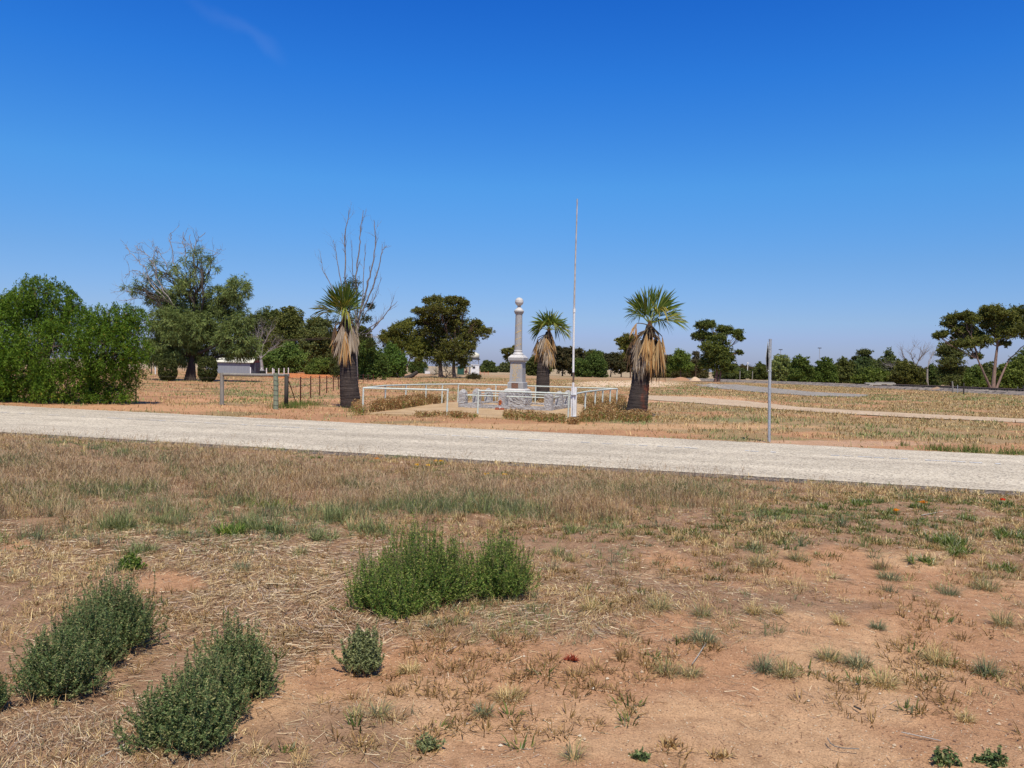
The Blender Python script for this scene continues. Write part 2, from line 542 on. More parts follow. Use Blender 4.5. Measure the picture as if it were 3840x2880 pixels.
SOIL_R = np.array((.41, .225, .12))
SOIL_P = np.array((.49, .30, .165))
STRAWC = np.array((.27, .165, .10))
def zone(px, py, x, y):
    """returns bare (0..1), green (0..1)"""
    n1 = fbm(x * .7, y * .7, 21, 4); n2 = fbm(x * 2.3, y * 2.3, 33, 4)
    near = near_d(x, y) < 0
    g = lambda cx, cy, rx, ry: np.exp(-(((px - cx) / rx) ** 2 + ((py - cy) / ry) ** 2))
    bare = np.clip(g(2700, 2750, 1500, 330) * 1.25 + g(3500, 2330, 600, 170) * .55 + g(2000, 2530, 600, 90) * .7
                   + g(1400, 2540, 300, 80) * .9 + g(660, 2180, 150, 45) * 1.1 + g(60, 2050, 120, 35) + g(3000, 2120, 700, 70) * .5, 0, 1)
    bare = np.clip(bare + (n2 - .5) * 1.1 + (n1 - .5) * .6, 0, 1)
    return near, bare, n1, n2

# ------------------------------------------------------------------ ground sheet
def build_ground():
    r = [0.3]
    while r[-1] < 3500:
        q = r[-1]
        r.append(q * (1.008 if q < 120 else 1.04))
    r = np.array(r)
    a_in = np.linspace(-38, 38, 620)
    a_out = np.linspace(38, 322, 60)[1:-1]
    a = np.radians(np.concatenate([a_in, a_out]))
    A, R = np.meshgrid(a, r)
    x, y = np.sin(A) * R, np.cos(A) * R
    z = bump_h(x, y)
    na, nr = len(a), len(r)
    P = np.stack([x, y, z], -1).reshape(-1, 3)
    px, py, dep = proj(P)
    x, y = P[:, 0], P[:, 1]
    near, bare, n1, n2 = zone(px, py, x, y)
    bare_f = sstep(.35, .65, bare)[:, None]
    pinkish = sstep(.45, .7, fbm(x * 1.1 + 4, y * 1.1, 55, 4))[:, None]
    soil = SOIL_R * (1 - pinkish) + SOIL_P * pinkish
    nearc = soil * bare_f + (STRAWC * .85 + soil * .15) * (1 - bare_f)
    # beyond the road
    d = np.hypot(x, y)
    df = far_d(x, y)
    n3 = fbm(x * .28, y * .28, 71, 5); n4 = fbm(x * .9, y * .9, 75, 4)
    orange = sstep(.45, .56, n3 + .13 * (px < 1300) + .35 * np.exp(-(df / 2.6) ** 2) - .12 * (px > 2500) + (n4 - .5) * .35)[:, None]
    dry = np.array((.33, .225, .12)) * (1 - .3 * n4[:, None]) + np.array((.05, .035, .015)) * n3[:, None]
    org = np.array((.41, .22, .115))
    farc = dry * (1 - orange) + (org * (.75 + .4 * n4[:, None])) * orange
    gr = sstep(.6, .72, fbm(x * .35 + 9, y * .35, 91, 4))[:, None] * .5
    farc = farc * (1 - gr) + np.array((.15, .17, .075)) * gr
    fb = sstep(110, 220, d)[:, None]
    farc = farc * (1 - fb) + np.array((.36, .27, .165)) * fb
    col = np.where(near[:, None], nearc, farc)
    # named bare places
    def patch(cx, cy, rx, ry, c, w=1.0):
        g = np.exp(-(((px - cx) / rx) ** 2 + ((py - cy) / ry) ** 2) ** 1.5) + (n2 - .5) * .5
        f = (sstep(.3, .6, g) * w * (dep > 0))[:, None]
        return f, np.array(c)
    for args in [(1150, 1409, 190, 11, (.48, .17, .06)), (2350, 1440, 230, 13, (.60, .44, .29)), (2560, 1498, 260, 16, (.52, .30, .17)),
                 (950, 1500, 330, 9, (.48, .26, .14)), (560, 1530, 500, 12, (.45, .25, .13)), (1900, 1600, 1300, 12, (.45, .275, .145)),
                 (3100, 1663, 500, 12, (.44, .27, .165)), (1430, 1437, 120, 6, (.5, .26, .14)), (3050, 1410, 300, 5, (.5, .4, .25))]:
        f, c = patch(*args)
        f = f * (~near)[:, None]
        col = col * (1 - f) + c * (.85 + .3 * n2[:, None]) * f
    mb = MB()
    i = np.arange(nr - 1)[:, None] * na; j = np.arange(na)[None, :]; j2 = (j + 1) % na
    F = np.stack([i + j, i + na + j, i + na + j2, i + j2], -1).reshape(-1, 4)
    mb.add(P, F, col)
    # centre cap
    mb.add(np.concatenate([P[:na], [[0, 0, 0]]]), np.stack([np.full(na, na), np.arange(na), (np.arange(na) + 1) % na], 1), tuple(STRAWC))
    o = mb.build('ground', M['ground'], smooth=True)
    tag(o, kind='structure')
build_ground()

def strip(name, e0, e1, off0, off1, z, mat, n=900, j0=.03, j1=.03, seed=1, x0=-70, x1=45):
    """band between two edge lines (given by two points each), with worn edges"""
    def at(e, t):
        P, Q = e; d = (Q - P) / (Q[0] - P[0])
        return P[None, :] + (t - P[0])[:, None] * d[None, :]
    t = np.linspace(x0, x1, n)
    a, b = at(e0, t), at(e1, t)
    cr = nrm((b - a)[:, :2])
    s = t * 6
    ja = (fbm(s, s * 0, seed, 4) - .5) * 2 * j0; jb = (fbm(s, s * 0 + 3, seed + 9, 4) - .5) * 2 * j1
    A = a[:, :2] + cr * (off0 + ja)[:, None]
    B = b[:, :2] + cr * (off1 + jb)[:, None]
    K = 5
    V = []
    for k in range(K):
        q = A + (B - A) * k / (K - 1)
        crown = z + .02 * math.sin(math.pi * k / (K - 1)) * (name == 'road')
        V.append(np.column_stack([q, np.full(n, crown)]))
    V = np.concatenate(V)
    F = []
    i = np.arange(n - 1)
    for k in range(K - 1):
        F.append(np.stack([k * n + i, k * n + i + 1, (k + 1) * n + i + 1, (k + 1) * n + i], 1))
    mb = MB(); mb.add(V, np.concatenate(F))
    o = mb.build(name, mat)
    return tag(o, kind='structure')
strip('road', (NA, NBp), (FA, FB), 0, 0, .012, M['road'], 2600, .05, .10, 5)
strip('road_edge', (NA, NBp), (NA + np.array([0, .6, 0]), NBp + np.array([0, .6, 0])), -.46, -.3, .006, M['road_edge'], 2600, .09, .02, 15)
# worn painted edge line
def edge_line():
    P, Q = U(0, 1550), U(3840, 1751)
    rng = np.random.default_rng(4)
    mb = MB()
    L = np.linalg.norm(Q - P); d = (Q - P) / L; nn = np.array([-d[1], d[0], 0])
    t = -30.0
    while t < L + 15:
        ln = rng.uniform(.03, .22)
        if rng.random() < .62 and vnoise(np.array([t * .4]), np.array([0.]), 3)[0] > .28:
            for s in range(2):
                w = rng.uniform(.012, .045); o = rng.uniform(-.035, .035)
                c = P + d * t + nn * o
                mb.add([c - nn * w, c + d * ln - nn * w * rng.uniform(.3, 1), c + d * ln + nn * w, c + nn * w * rng.uniform(.3, 1)] + np.array([0, 0, .036 + s * .001]), [[0, 1, 2, 3]])
        t += ln * rng.uniform(.9, 1.4)
    tag(mb.build('road_marking', M['white_paint']), kind='structure')
edge_line()

def sheet(name, poly, z, mat, jit=.15, seed=1):
    pts = []
    n = len(poly)
    for i in range(n):
        a, b = np.array(poly[i]), np.array(poly[(i + 1) % n])
        k = max(2, int(np.linalg.norm(b - a) / .5))
        for q in range(k): pts.append(a + (b - a) * q / k)
    pts = np.array(pts)
    cen = pts.mean(0)
    pts[:, 1] += (fbm(pts[:, 0] * 1.2, pts[:, 1] * .3, seed, 4) - .5) * 2 * jit
    pts[:, 2] = z
    import mathutils.geometry as mg
    tri = mg.tessellate_polygon([[Vector(p) for p in pts]])
    mb = MB(); mb.add(pts, np.array(tri))
    o = mb.build(name, mat)
    # make every face look up
    me = o.data
    if me.polygons[0].normal.z < 0: me.flip_normals()
    return tag(o, kind='structure')
sheet('dirt_track', TRACK, .024, M['track'], .5, 3)
sheet('gravel_road', GRAV, .03, M['grey_gravel'], .7, 4)

# concrete pad with real thickness
def slab():
    pts = np.array(SLAB); n = len(pts)
    import mathutils.geometry as mg
    top = pts.copy(); top[:, 2] = .03
    bot = pts.copy(); bot[:, 2] = -.05
    tri = np.array(mg.tessellate_polygon([[Vector(p) for p in top]]))
    mb = MB(); mb.add(top, tri)
    mb.add(np.concatenate([top, bot]), [[i, (i + 1) % n, n + (i + 1) % n, n + i] for i in range(n)])
    o = mb.build('concrete_pad', M['concrete'])
    tag(o, kind='structure')
slab()

# ------------------------------------------------------------------ foliage
def leaves(mb, C, L, Wd_, cols, rng, down=0.0, up_norm=0.0, jit=.25):
    """one diamond leaf per centre; down 0..1 turns the long axis towards the ground"""
    n = len(C)
    if n == 0: return
    u = rng.normal(size=(n, 3)); u[:, 2] = u[:, 2] * (1 - down) - down * 1.6
    u = nrm(u)
    w = rng.normal(size=(n, 3)); w[:, 2] *= (1 - up_norm)
    w = nrm(np.cross(u, w))
    l = (L * rng.uniform(.6, 1.3, n) / 2)[:, None]; b = (Wd_ * rng.uniform(.6, 1.3, n) / 2)[:, None]
    V = np.stack([C - u * l, C + w * b - u * l * .1, C + u * l, C - w * b - u * l * .1], 1).reshape(-1, 3)
    F = np.arange(n * 4).reshape(-1, 4)
    cols = np.asarray(cols, float)
    k = rng.integers(0, len(cols), n)
    c = cols[k] * rng.uniform(1 - jit, 1 + jit, (n, 1))
    mb.add(V, F, np.repeat(c, 4, axis=0))

def puffs(center, r, np_, rng, shell=.55, flat=.0):
    d = nrm(rng.normal(size=(np_, 3)))
    d[:, 2] = np.where((d[:, 2] < -.2) & (rng.random(np_) < flat), -d[:, 2], d[:, 2])
    k = rng.uniform(shell, 1, np_)[:, None]
    return center + d * k * np.asarray(r), d

def limb(mb, a, b, r0, r1, rng, sag=.1, n=7, col=(1, 1, 1), up=0.25):
    a, b = np.asarray(a, float), np.asarray(b, float)
    t = np.linspace(0, 1, n)[:, None]
    L = np.linalg.norm(b - a)
    mid = (a + b) / 2 + rng.normal(size=3) * L * sag + np.array([0, 0, L * up * .3])
    P = (1 - t) ** 2 * a + 2 * t * (1 - t) * mid + t ** 2 * b
    P[1:-1] += rng.normal(size=(n - 2, 3)) * L * .018
    tube(mb, P, np.linspace(r0, r1, n), 6 if r0 > .06 else 4, col, cap=False)
    return P

OLIVE = [(.10, .105, .032), (.075, .088, .03), (.125, .125, .04), (.06, .07, .03)]
DKGUM = [(.055, .07, .03), (.075, .088, .032), (.04, .052, .025)]
REDDK = [(.05, .05, .03), (.065, .055, .03), (.04, .045, .026)]
MIDG = [(.062, .10, .03), (.048, .082, .026), (.082, .12, .038)]
DULLG = [(.06, .082, .034), (.046, .066, .03), (.076, .096, .04)]
PALEG = [(.13, .17, .075), (.10, .14, .06), (.15, .18, .09)]
BROWNBARK = (.16, .10, .07); REDBARK = (.33, .15, .08); PALEBARK = (.42, .34, .27); GREYBARK = (.30, .27, .25)

def tree(name, label, cat, bpx, dist, clumps, trunks, leafc, bark, seed, leaf=(.30, .12), dens=1.0, puff=.34, lpp=30,
         group=None, down=.35, parts=('crown', 'trunk'), flat=.6, fork=.35, depthk=.8, mat=None, extra=None, twigs=True):
    """clumps: (px, py, rx, ry) in photo pixels at the tree's own distance; trunks: [(px base, radius px, fork px, fork py)]"""
    rng = np.random.default_rng(seed)
    leafc = np.array(leafc) * rng.uniform(.78, 1.12) * np.array([rng.uniform(.92, 1.18), 1, rng.uniform(.85, 1.1)])
    base = Gd(bpx, dist)
    s = dist / FPX
    th = thing(name, label, cat, base, group)
    fm, tm = MB(), MB()
    forks = []
    for (tb, tr, fx, fy) in trunks:
        b = Gd(tb, dist) + np.array([0, rng.uniform(-.3, .3), -.1])
        f = Wd(fx, fy, dist + rng.uniform(-.4, .4))
        r = tr * s
        t = np.linspace(0, 1, 8)[:, None]
        P = b + (f - b) * t + np.sin(t * 3.1) * rng.normal(size=3) * r * .8
        rr = r * (1 - .5 * t[:, 0]); rr[0] *= 1.35
        tube(tm, P, rr, 9, bark, cap=False)
        forks.append((P[7], r * .55, P))
    ar = 0
    for ci, (cx, cy, rx, ry) in enumerate(clumps):
        dd = rng.uniform(-1, 1) * rx * s * depthk
        c = Wd(cx, cy, dist + dd)
        R = np.array([rx * s, rx * s * depthk, max(ry, .5 * rx) * s])
        area = 4 * math.pi * ((R[0] * R[1]) ** 1.6 / 3 + 2 * (R[0] * R[2]) ** 1.6 / 3) ** (1 / 1.6)
        pr = puff * (min(R)) ** .5
        npf = int(max(6, dens * 1.75 * area / (pr * pr * 3.1)))
        pc, pd = puffs(c, R * 1.03, npf, rng, .4, flat)
        pc = pc + rng.normal(size=pc.shape) * R * .13
        ws = c + nrm(rng.normal(size=(npf // 6 + 1, 3)) + np.array([0, 0, .3])) * R * rng.uniform(1.05, 1.4, (npf // 6 + 1, 1))
        pc = np.concatenate([pc[rng.random(len(pc)) < .88], ws])
        pc = pc[pc[:, 2] > .15]
        if len(pc) == 0: continue
        lp = int(lpp)
        off = rng.normal(size=(len(pc), lp, 3)) * pr * np.array([.62, .62, .5]) * rng.uniform(.45, 1.25, (len(pc), 1, 1))
        LC = (pc[:, None, :] + off).reshape(-1, 3)
        LC = LC[LC[:, 2] > .05]
        ptone = rng.uniform(.82, 1.18)
        leaves(fm, LC, leaf[0] * .85, leaf[1] * .85, np.array(leafc) * ptone * 1.7, rng, down)
        # limbs
        if forks:
            f, fr, P = min(forks, key=lambda q: np.linalg.norm(q[0] - c))
            st = P[7] if c[2] > f[2] * .8 else P[4]
            LP = limb(tm, st, c, fr * rng.uniform(.5, .8), max(.02, fr * .2), rng, .1, 8, bark)
            if twigs:
                for k in rng.choice(len(pc), min(len(pc), 9), replace=False):
                    q = LP[rng.integers(3, 7)]
                    limb(tm, q, pc[k], max(.02, fr * .22), .012, rng, .12, 5, bark)
    if extra: extra(fm, tm, rng, base, s, dist)
    fm.build(parts[0], mat or M['leaf'], th, base)
    if tm.n: tm.build(parts[1], M['bark'], th, base, smooth=True)
    return th

def shrub(label, bpx, dist, x0, x1, ytop, leafc, seed, name='shrub', cat='shrub', n=6, group=None, **kw):
    """leafy to the ground; silhouette between columns x0..x1 and row ytop"""
    rng = np.random.default_rng(seed * 7 + 1)
    yb = HOR(bpx) + FPX * CAMH / dist
    h, w = yb - ytop, x1 - x0
    cl = []
    for i in range(n):
        f = (i + .5) / n
        cx = x0 + w * (.12 + .76 * f) + rng.uniform(-.04, .04) * w
        e = math.sin(math.pi * (.14 + .72 * f)) ** .38
        hh = h * e * rng.uniform(.58, 1.0)
        r = w * .5 / n * 2.1
        cl.append((cx, yb - hh * .68, min(r, w * .3), hh * .34))
        cl.append((cx + rng.uniform(-.05, .05) * w, yb - hh * .3, min(r, w * .3) * 1.05, hh * .33))
    mid = (x0 + x1) / 2
    cl.append((mid + rng.uniform(-.2, .2) * w, ytop + h * .3, w * .2, h * .3))
    return tree(name, label, cat, bpx, dist, cl, [(mid, max(3, w * .018), mid, yb - h * .35)], leafc, BROWNBARK, seed,
                parts=('foliage', 'stems'), group=group, flat=.2, **kw)

def dead_tree(name, label, bpx, dist, trunk, limbs, bark, seed, tw=3, group=None, tl=.5, parts='branches', leafcl=None, trad=None):
    """trunk: (fork px, fork py, radius px); limbs: lists of px points, each with start radius px"""
    rng = np.random.default_rng(seed)
    base = Gd(bpx, dist); s = dist / FPX
    th = thing(name, label, 'tree', base, group)
    t1, t2 = MB(), MB()
    f = Wd(trunk[0], trunk[1], dist)
    t = np.linspace(0, 1, 8)[:, None]
    P = base + np.array([0, 0, -.1]) + (f - base) * t + np.sin(t * 3) * rng.normal(size=3) * .05
    tube(t1, P, trunk[2] * s * (1.25 - .4 * t[:, 0]), 9, bark, cap=False)
    def grow(p, d, L, r, lev):
        n = 5
        pts = [p]
        q = p.copy(); dd = d.copy()
        for i in range(n):
            dd = nrm(dd + rng.normal(size=3) * .12 + np.array([0, 0, .08]))
            q = q + dd * L / n
            pts.append(q.copy())
        tube(t2, pts, np.linspace(r, r * .35, n + 1), 4 if r < .05 else 5, bark, cap=False)
        if lev > 0:
            for _ in range(rng.integers(2, 4)):
                i = rng.integers(2, n + 1)
                nd = nrm(dd + rng.normal(size=3) * .55 + np.array([0, 0, .15]))
                grow(pts[i], nd, L * rng.uniform(.45, .75), r * .45, lev - 1)
    for pts, rpx in limbs:
        dep = rng.uniform(-1, 1) * .8
        W3 = [f] + [Wd(a, b, dist + dep * (i + 1) / len(pts)) for i, (a, b) in enumerate(pts)]
        W3 = np.array(W3)
        # resample with wobble
        seg = np.linspace(0, len(W3) - 1, len(W3) * 5)
        Q = np.stack([np.interp(seg, np.arange(len(W3)), W3[:, k]) for k in range(3)], 1)
        Q[1:-1] += rng.normal(size=(len(Q) - 2, 3)) * rpx * s * .22
        rr = np.linspace(rpx * s * .62, max(.016, rpx * s * .16), len(Q))
        tube(t2, Q, rr, 6, bark, cap=False)
        for _ in range(tw * len(pts)):
            i = rng.integers(len(Q) // 4, len(Q) - 1)
            d = nrm(Q[i + 1] - Q[i])
            nd = nrm(d + rng.normal(size=3) * np.array([.36, .36, .2]))
            grow(Q[i], nd, tl * rng.uniform(.5, 1.3), max(.012, rr[i] * .5), 1)
    t1.build('trunk', M['bark'], th, base, smooth=True)
    t2.build(parts, M['bark'], th, base, smooth=True)
    if leafcl:
        fm = MB()
        for cx, cy, rx, ry in leafcl:
            c = Wd(cx, cy, dist + rng.uniform(-.5, .5))
            pc, _ = puffs(c, np.array([rx, rx, ry]) * s, 14, rng, .3)
            LC = (pc[:, None] + rng.normal(size=(14, 30, 3)) * .16).reshape(-1, 3)
            leaves(fm, LC, .2, .08, DKGUM, rng, .4)
        fm.build('leaves', M['leaf'], th, base)
    return th

# ---- nearest tree: bright green pepper tree by the road, left
def pepper():
    rng = np.random.default_rng(77)
    dist = 29.5
    s = dist / FPX
    base = Gd(190, dist)
    th = thing('pepper_tree', 'wide bright green drooping pepper tree beside the road at the left edge', 'tree', base)
    fm, tm = MB(), MB()
    cl = [(60, 1230, 150, 150), (180, 1130, 115, 105), (130, 1085, 75, 65), (250, 1165, 80, 80), (-80, 1250, 150, 170), (300, 1230, 110, 110),
          (410, 1200, 95, 75), (470, 1180, 70, 50), (390, 1290, 120, 110), (200, 1300, 150, 120), (40, 1390, 150, 110),
          (230, 1420, 130, 85), (400, 1400, 110, 90), (470, 1350, 75, 90), (400, 1470, 60, 40), (100, 1450, 120, 60), (-60, 1420, 110, 90), (490, 1250, 60, 80), (505, 1165, 38, 28), (60, 1130, 75, 60), (-30, 1150, 60, 60), (515, 1300, 35, 50), (450, 1480, 55, 35), (300, 1480, 70, 35)]
    forks = [Gd(150, dist) + np.array([0, 0, 1.0]), Gd(330, dist) + np.array([0, .3, .9])]
    for k, b in enumerate((150, 330)):
        g = Gd(b, dist)
        tube(tm, [g - [0, 0, .1], g + [.05, 0, .5], forks[k]], [.16, .12, .1], 8, (.10, .075, .055), cap=False)
    for cx, cy, rx, ry in cl:
        rxx = rx * s; dk = .62
        c = Wd(cx, cy, dist + rng.uniform(-.5, .6) * rxx)
        R = np.array([rxx, rxx * dk, ry * s])
        f = min(forks, key=lambda q: np.linalg.norm(q - c))
        limb(tm, f, c, .07, .02, rng, .12, 8, (.10, .075, .055))
        area = 4 * math.pi * (R[0] * R[2] + R[0] * R[1] + R[1] * R[2]) / 3
        npf = int(area * 27)
        pc, pd = puffs(c, R * .95, npf, rng, .62, .0)
        # each spray: weeping strand of fine leaflets
        for_len = rng.uniform(.22, .75, len(pc))
        nl = 26
        t = rng.random((len(pc), nl, 1))
        out = pd * np.array([1, 1, .25])
        ctr = pc[:, None, :] + out[:, None, :] * (t * .28) + np.array([0, 0, -1.0]) * (t ** 1.6) * for_len[:, None, None] + rng.normal(size=(len(pc), nl, 3)) * .035
        LC = ctr.reshape(-1, 3)
        tone = None
        keep = LC[:, 2] > .03
        cols = np.array([(.115, .205, .028), (.085, .165, .026), (.16, .25, .036), (.07, .13, .024)]) * rng.uniform(.82, 1.12)
        for grp, sel in ((cols, rng.random(len(LC)) < .985), (np.array([(.28, .22, .05)]), None)):
            if sel is None: kk = keep & ~s0
            else: s0 = sel; kk = keep & sel
            leaves(fm, LC[kk], .11, .030, grp, rng, .55, jit=.3)
        # a few twigs
        for k in rng.choice(len(pc), 5, replace=False): limb(tm, c, pc[k], .02, .006, rng, .15, 5, (.12, .09, .07))
    fm.build('crown', M['leaf'], th, base)
    tm.build('trunk', M['bark'], th, base, smooth=True)
pepper()

# ---- she-oak with dead top
def sheoak():
    rng = np.random.default_rng(5)
    dist = 66.0; s = dist / FPX
    base = Gd(712, dist)
    th = thing('casuarina_tree', 'large grey green weeping tree with bare dead twigs sticking out of its top', 'tree', base)
    fm, tm, dm = MB(), MB(), MB()
    dk = (.075, .06, .05)
    f = Wd(722, 1330, dist)
    f2 = Wd(735, 1250, dist)
    for b, r in ((700, .24), (728, .22), (716, .26)):
        g = Gd(b, dist)
        tube(tm, [g - [0, 0, .2], g * .6 + f * .4, f], [r, r * .8, r * .62], 9, dk, cap=False)
    tube(tm, [f, f2], [.26, .18], 9, dk, cap=False)
    cl = [(700, 1170, 95, 75), (620, 1215, 65, 60), (650, 1280, 95, 55), (800, 1200, 90, 75), (860, 1150, 55, 60), (890, 1095, 52, 48), (905, 1060, 40, 28),
          (780, 1290, 100, 55), (870, 1270, 75, 60), (905, 1210, 40, 50), (600, 1310, 55, 45), (700, 1230, 110, 70), (820, 1110, 45, 40),
          (700, 1020, 60, 60), (650, 1060, 60, 45), (740, 980, 42, 50), (790, 1010, 42, 45), (585, 1010, 32, 35), (500, 1078, 38, 25), (560, 1070, 40, 30), (730, 1075, 70, 45),
          (930, 1300, 42, 45), (885, 1335, 40, 16), (640, 1345, 50, 25), (575, 1330, 35, 40), (690, 1345, 60, 30), (530, 1060, 30, 26), (610, 1130, 60, 45)]
    for cx, cy, rx, ry in cl:
        c = Wd(cx, cy, dist + rng.uniform(-.8, .6) * rx * s)
        R = np.array([rx, rx * .85, ry]) * s
        thin = cy < 1095
        LP = limb(tm, f2 if cy < 1230 else f, c, .17 if not thin else .12, .04, rng, .12, 9, dk)
        area = 4 * math.pi * (R[0] * R[2] + R[0] * R[1] + R[1] * R[2]) / 3
        npf = int(area * (6.5 if not thin else 1.8))
        pc, pd = puffs(c, R, npf, rng, .5, .1)
        nl = 34
        d = nrm(rng.normal(size=(npf, nl, 3)) + pd[:, None, :] * .8 + np.array([0, 0, -.25]))
        t = rng.random((npf, nl, 1)) ** .7
        a = pc[:, None] + d * t * .42
        u = nrm(d + np.array([0, 0, -.55]) * t)
        a, u = a.reshape(-1, 3), u.reshape(-1, 3)
        w = nrm(np.cross(u, rng.normal(size=u.shape)))
        L, b = .17, .022
        V = np.stack([a - u * L, a + w * b, a + u * L, a - w * b], 1).reshape(-1, 3)
        cols = np.array([(.17, .225, .085), (.135, .185, .075), (.215, .26, .105), (.10, .14, .06)])
        cc = cols[rng.integers(0, 4, len(a))] * np.repeat(rng.uniform(.75, 1.2, npf), nl)[:, None]
        fm.add(V, np.arange(len(V)).reshape(-1, 4), np.repeat(cc, 4, 0))
        for k in rng.choice(npf, min(npf, 9), replace=False):
            limb(tm, LP[rng.integers(3, 8)], pc[k], .035, .012, rng, .15, 5, dk)
    # dead top
    gb = (.34, .30, .28)
    def tw(p, d, L, r, lev):
        pts = [p]; q = p.copy(); dd = d
        for i in range(5):
            dd = nrm(dd + rng.normal(size=3) * .2 + np.array([0, 0, .08])); q = q + dd * L / 5; pts.append(q.copy())
        tube(dm, pts, np.linspace(r, r * .4, 6), 4, gb, cap=False)
        if lev:
            for _ in range(3): tw(pts[rng.integers(2, 6)], nrm(dd + rng.normal(size=3) * .6), L * rng.uniform(.4, .7), r * .5, lev - 1)
    lb = [([(700, 1100), (655, 1020), (640, 900), (645, 872)], 5), ([(720, 1100), (700, 980), (690, 920), (688, 870)], 5), ([(730, 1090), (725, 960), (735, 905), (770, 872)], 5.5),
          ([(740, 1080), (722, 940), (715, 880)], 4.5), ([(760, 1060), (790, 1000), (800, 960), (830, 935)], 4), ([(640, 1140), (560, 1060), (545, 1000), (510, 975), (470, 925)], 6),
          ([(610, 1090), (575, 990), (545, 950), (505, 920)], 5), ([(600, 1060), (565, 985), (585, 940), (592, 925)], 4), ([(590, 1130), (540, 1100), (480, 1095), (462, 1085)], 4),
          ([(560, 1040), (505, 1010), (470, 1030)], 3), ([(630, 1010), (610, 960), (585, 945)], 3), ([(560, 1110), (500, 1125), (470, 1122)], 3)]
    for pts, r in lb:
        dep = rng.uniform(-1, 1.2)
        W3 = np.array([f2] + [Wd(a, b, dist + dep) for a, b in pts])
        seg = np.linspace(0, len(W3) - 1, len(W3) * 5)
        Q = np.stack([np.interp(seg, np.arange(len(W3)), W3[:, k]) for k in range(3)], 1)
        Q[1:-1] += rng.normal(size=(len(Q) - 2, 3)) * .06
        rr = np.linspace(r * s * .55, .02, len(Q))
        tube(dm, Q, rr, 6, gb, cap=False)
        for _ in range(11):
            i = rng.integers(len(Q) // 3, len(Q) - 1)
            tw(Q[i], nrm(Q[i + 1] - Q[i] + rng.normal(size=3) * .6), rng.uniform(.5, 1.3), max(.018, rr[i] * .45), 1)
    fm.build('crown', M['needle'], th, base)
    tm.build('trunk', M['bark'], th, base, smooth=True)
    dm.build('dead_branches', M['bark'], th, base, smooth=True)
sheoak()

def hedge(label, bpx, dist, x0, x1, ytop, seed):
    rng = np.random.default_rng(seed)
    base = Gd(bpx, dist); s = dist / FPX
    yb = HOR(bpx) + FPX * CAMH / dist
    th = thing('clipped_shrub', label, 'shrub', base, 'clipped round shrubs under the weeping tree')
    c = Wd((x0 + x1) / 2, (ytop + yb) / 2, dist); R = np.array([(x1 - x0) / 2, (x1 - x0) / 2, (yb - ytop) / 2]) * s
    d = nrm(rng.normal(size=(5200, 3)))
    P = c + np.sign(d) * np.abs(d) ** .75 * R * rng.uniform(.8, 1, (5200, 1))
    mb = MB(); leaves(mb, P[P[:, 2] > .02], .17, .09, np.array(DKGUM) * 1.2, rng, .1)
    mb.build('foliage', M['leaf'], th, base)
    t = MB(); tube(t, [base, c], [.07, .04], 6, BROWNBARK); t.build('stems', M['bark'], th, base)
hedge('dark clipped shrub left of the trunk of the weeping tree', 627, 64, 597, 662, 1345, 3)
hedge('dark clipped shrub right of the trunk of the weeping tree, next to the shed', 785, 64, 745, 812, 1335, 4)

# ---- trees left of the first palm, behind
tree('gum_tree', 'broad dull green gum right behind the shed roof and the weeping tree', 'tree', 1010, 150,
     [(1000, 1200, 48, 38), (955, 1230, 45, 45), (1030, 1250, 40, 45), (980, 1290, 60, 50), (925, 1280, 40, 50), (1035, 1195, 22, 25)], [(1000, 5, 1000, 1320)], DULLG, BROWNBARK, 11, (.45, .2), group=None)
tree('gum_tree', 'tall rounded gum with light green top at the middle of the far left grove', 'tree', 1085, 145,
     [(1080, 1185, 36, 32), (1065, 1225, 45, 40), (1110, 1215, 35, 40), (1125, 1260, 35, 40), (1075, 1280, 55, 45), (1110, 1330, 50, 40), (1045, 1300, 35, 45)], [(1085, 5, 1085, 1320)], [tuple(np.array(c) * 1.15) for c in DULLG], BROWNBARK, 12, (.45, .2))
tree('gum_tree', 'gum with a flat top left of the first palm, power line crossing it', 'tree', 1195, 140,
     [(1185, 1218, 30, 22), (1215, 1222, 30, 24), (1160, 1250, 32, 30), (1200, 1265, 45, 34), (1165, 1310, 45, 40), (1220, 1310, 40, 42), (1200, 1350, 50, 25)], [(1203, 5, 1200, 1310), (1215, 3, 1225, 1300)], DULLG, REDBARK, 13, (.45, .2))
shrub('big dark green bush behind the white fence posts', 1065, 128, 985, 1150, 1290, MIDG, 14, leaf=(.36, .18))
shrub('low bright green bush left of the first palm trunk', 1195, 120, 1150, 1260, 1345, MIDG, 15, leaf=(.3, .16), n=4)
dead_tree('bare_tree', 'small grey leafless tree beside the shed', 985, 112, (978, 1345, 6),
          [([(955, 1300), (925, 1265), (905, 1235)], 3.5), ([(965, 1290), (960, 1255)], 3), ([(985, 1300), (1000, 1270), (1015, 1240)], 3.5), ([(975, 1280), (985, 1245), (980, 1225)], 3), ([(940, 1330), (915, 1322), (893, 1318)], 2.5), ([(1005, 1318), (1030, 1300), (1045, 1285)], 2.5), ([(950, 1305), (930, 1300), (910, 1270)], 2.5)],
          (.36, .32, .30), 21, tw=5, tl=1.5)
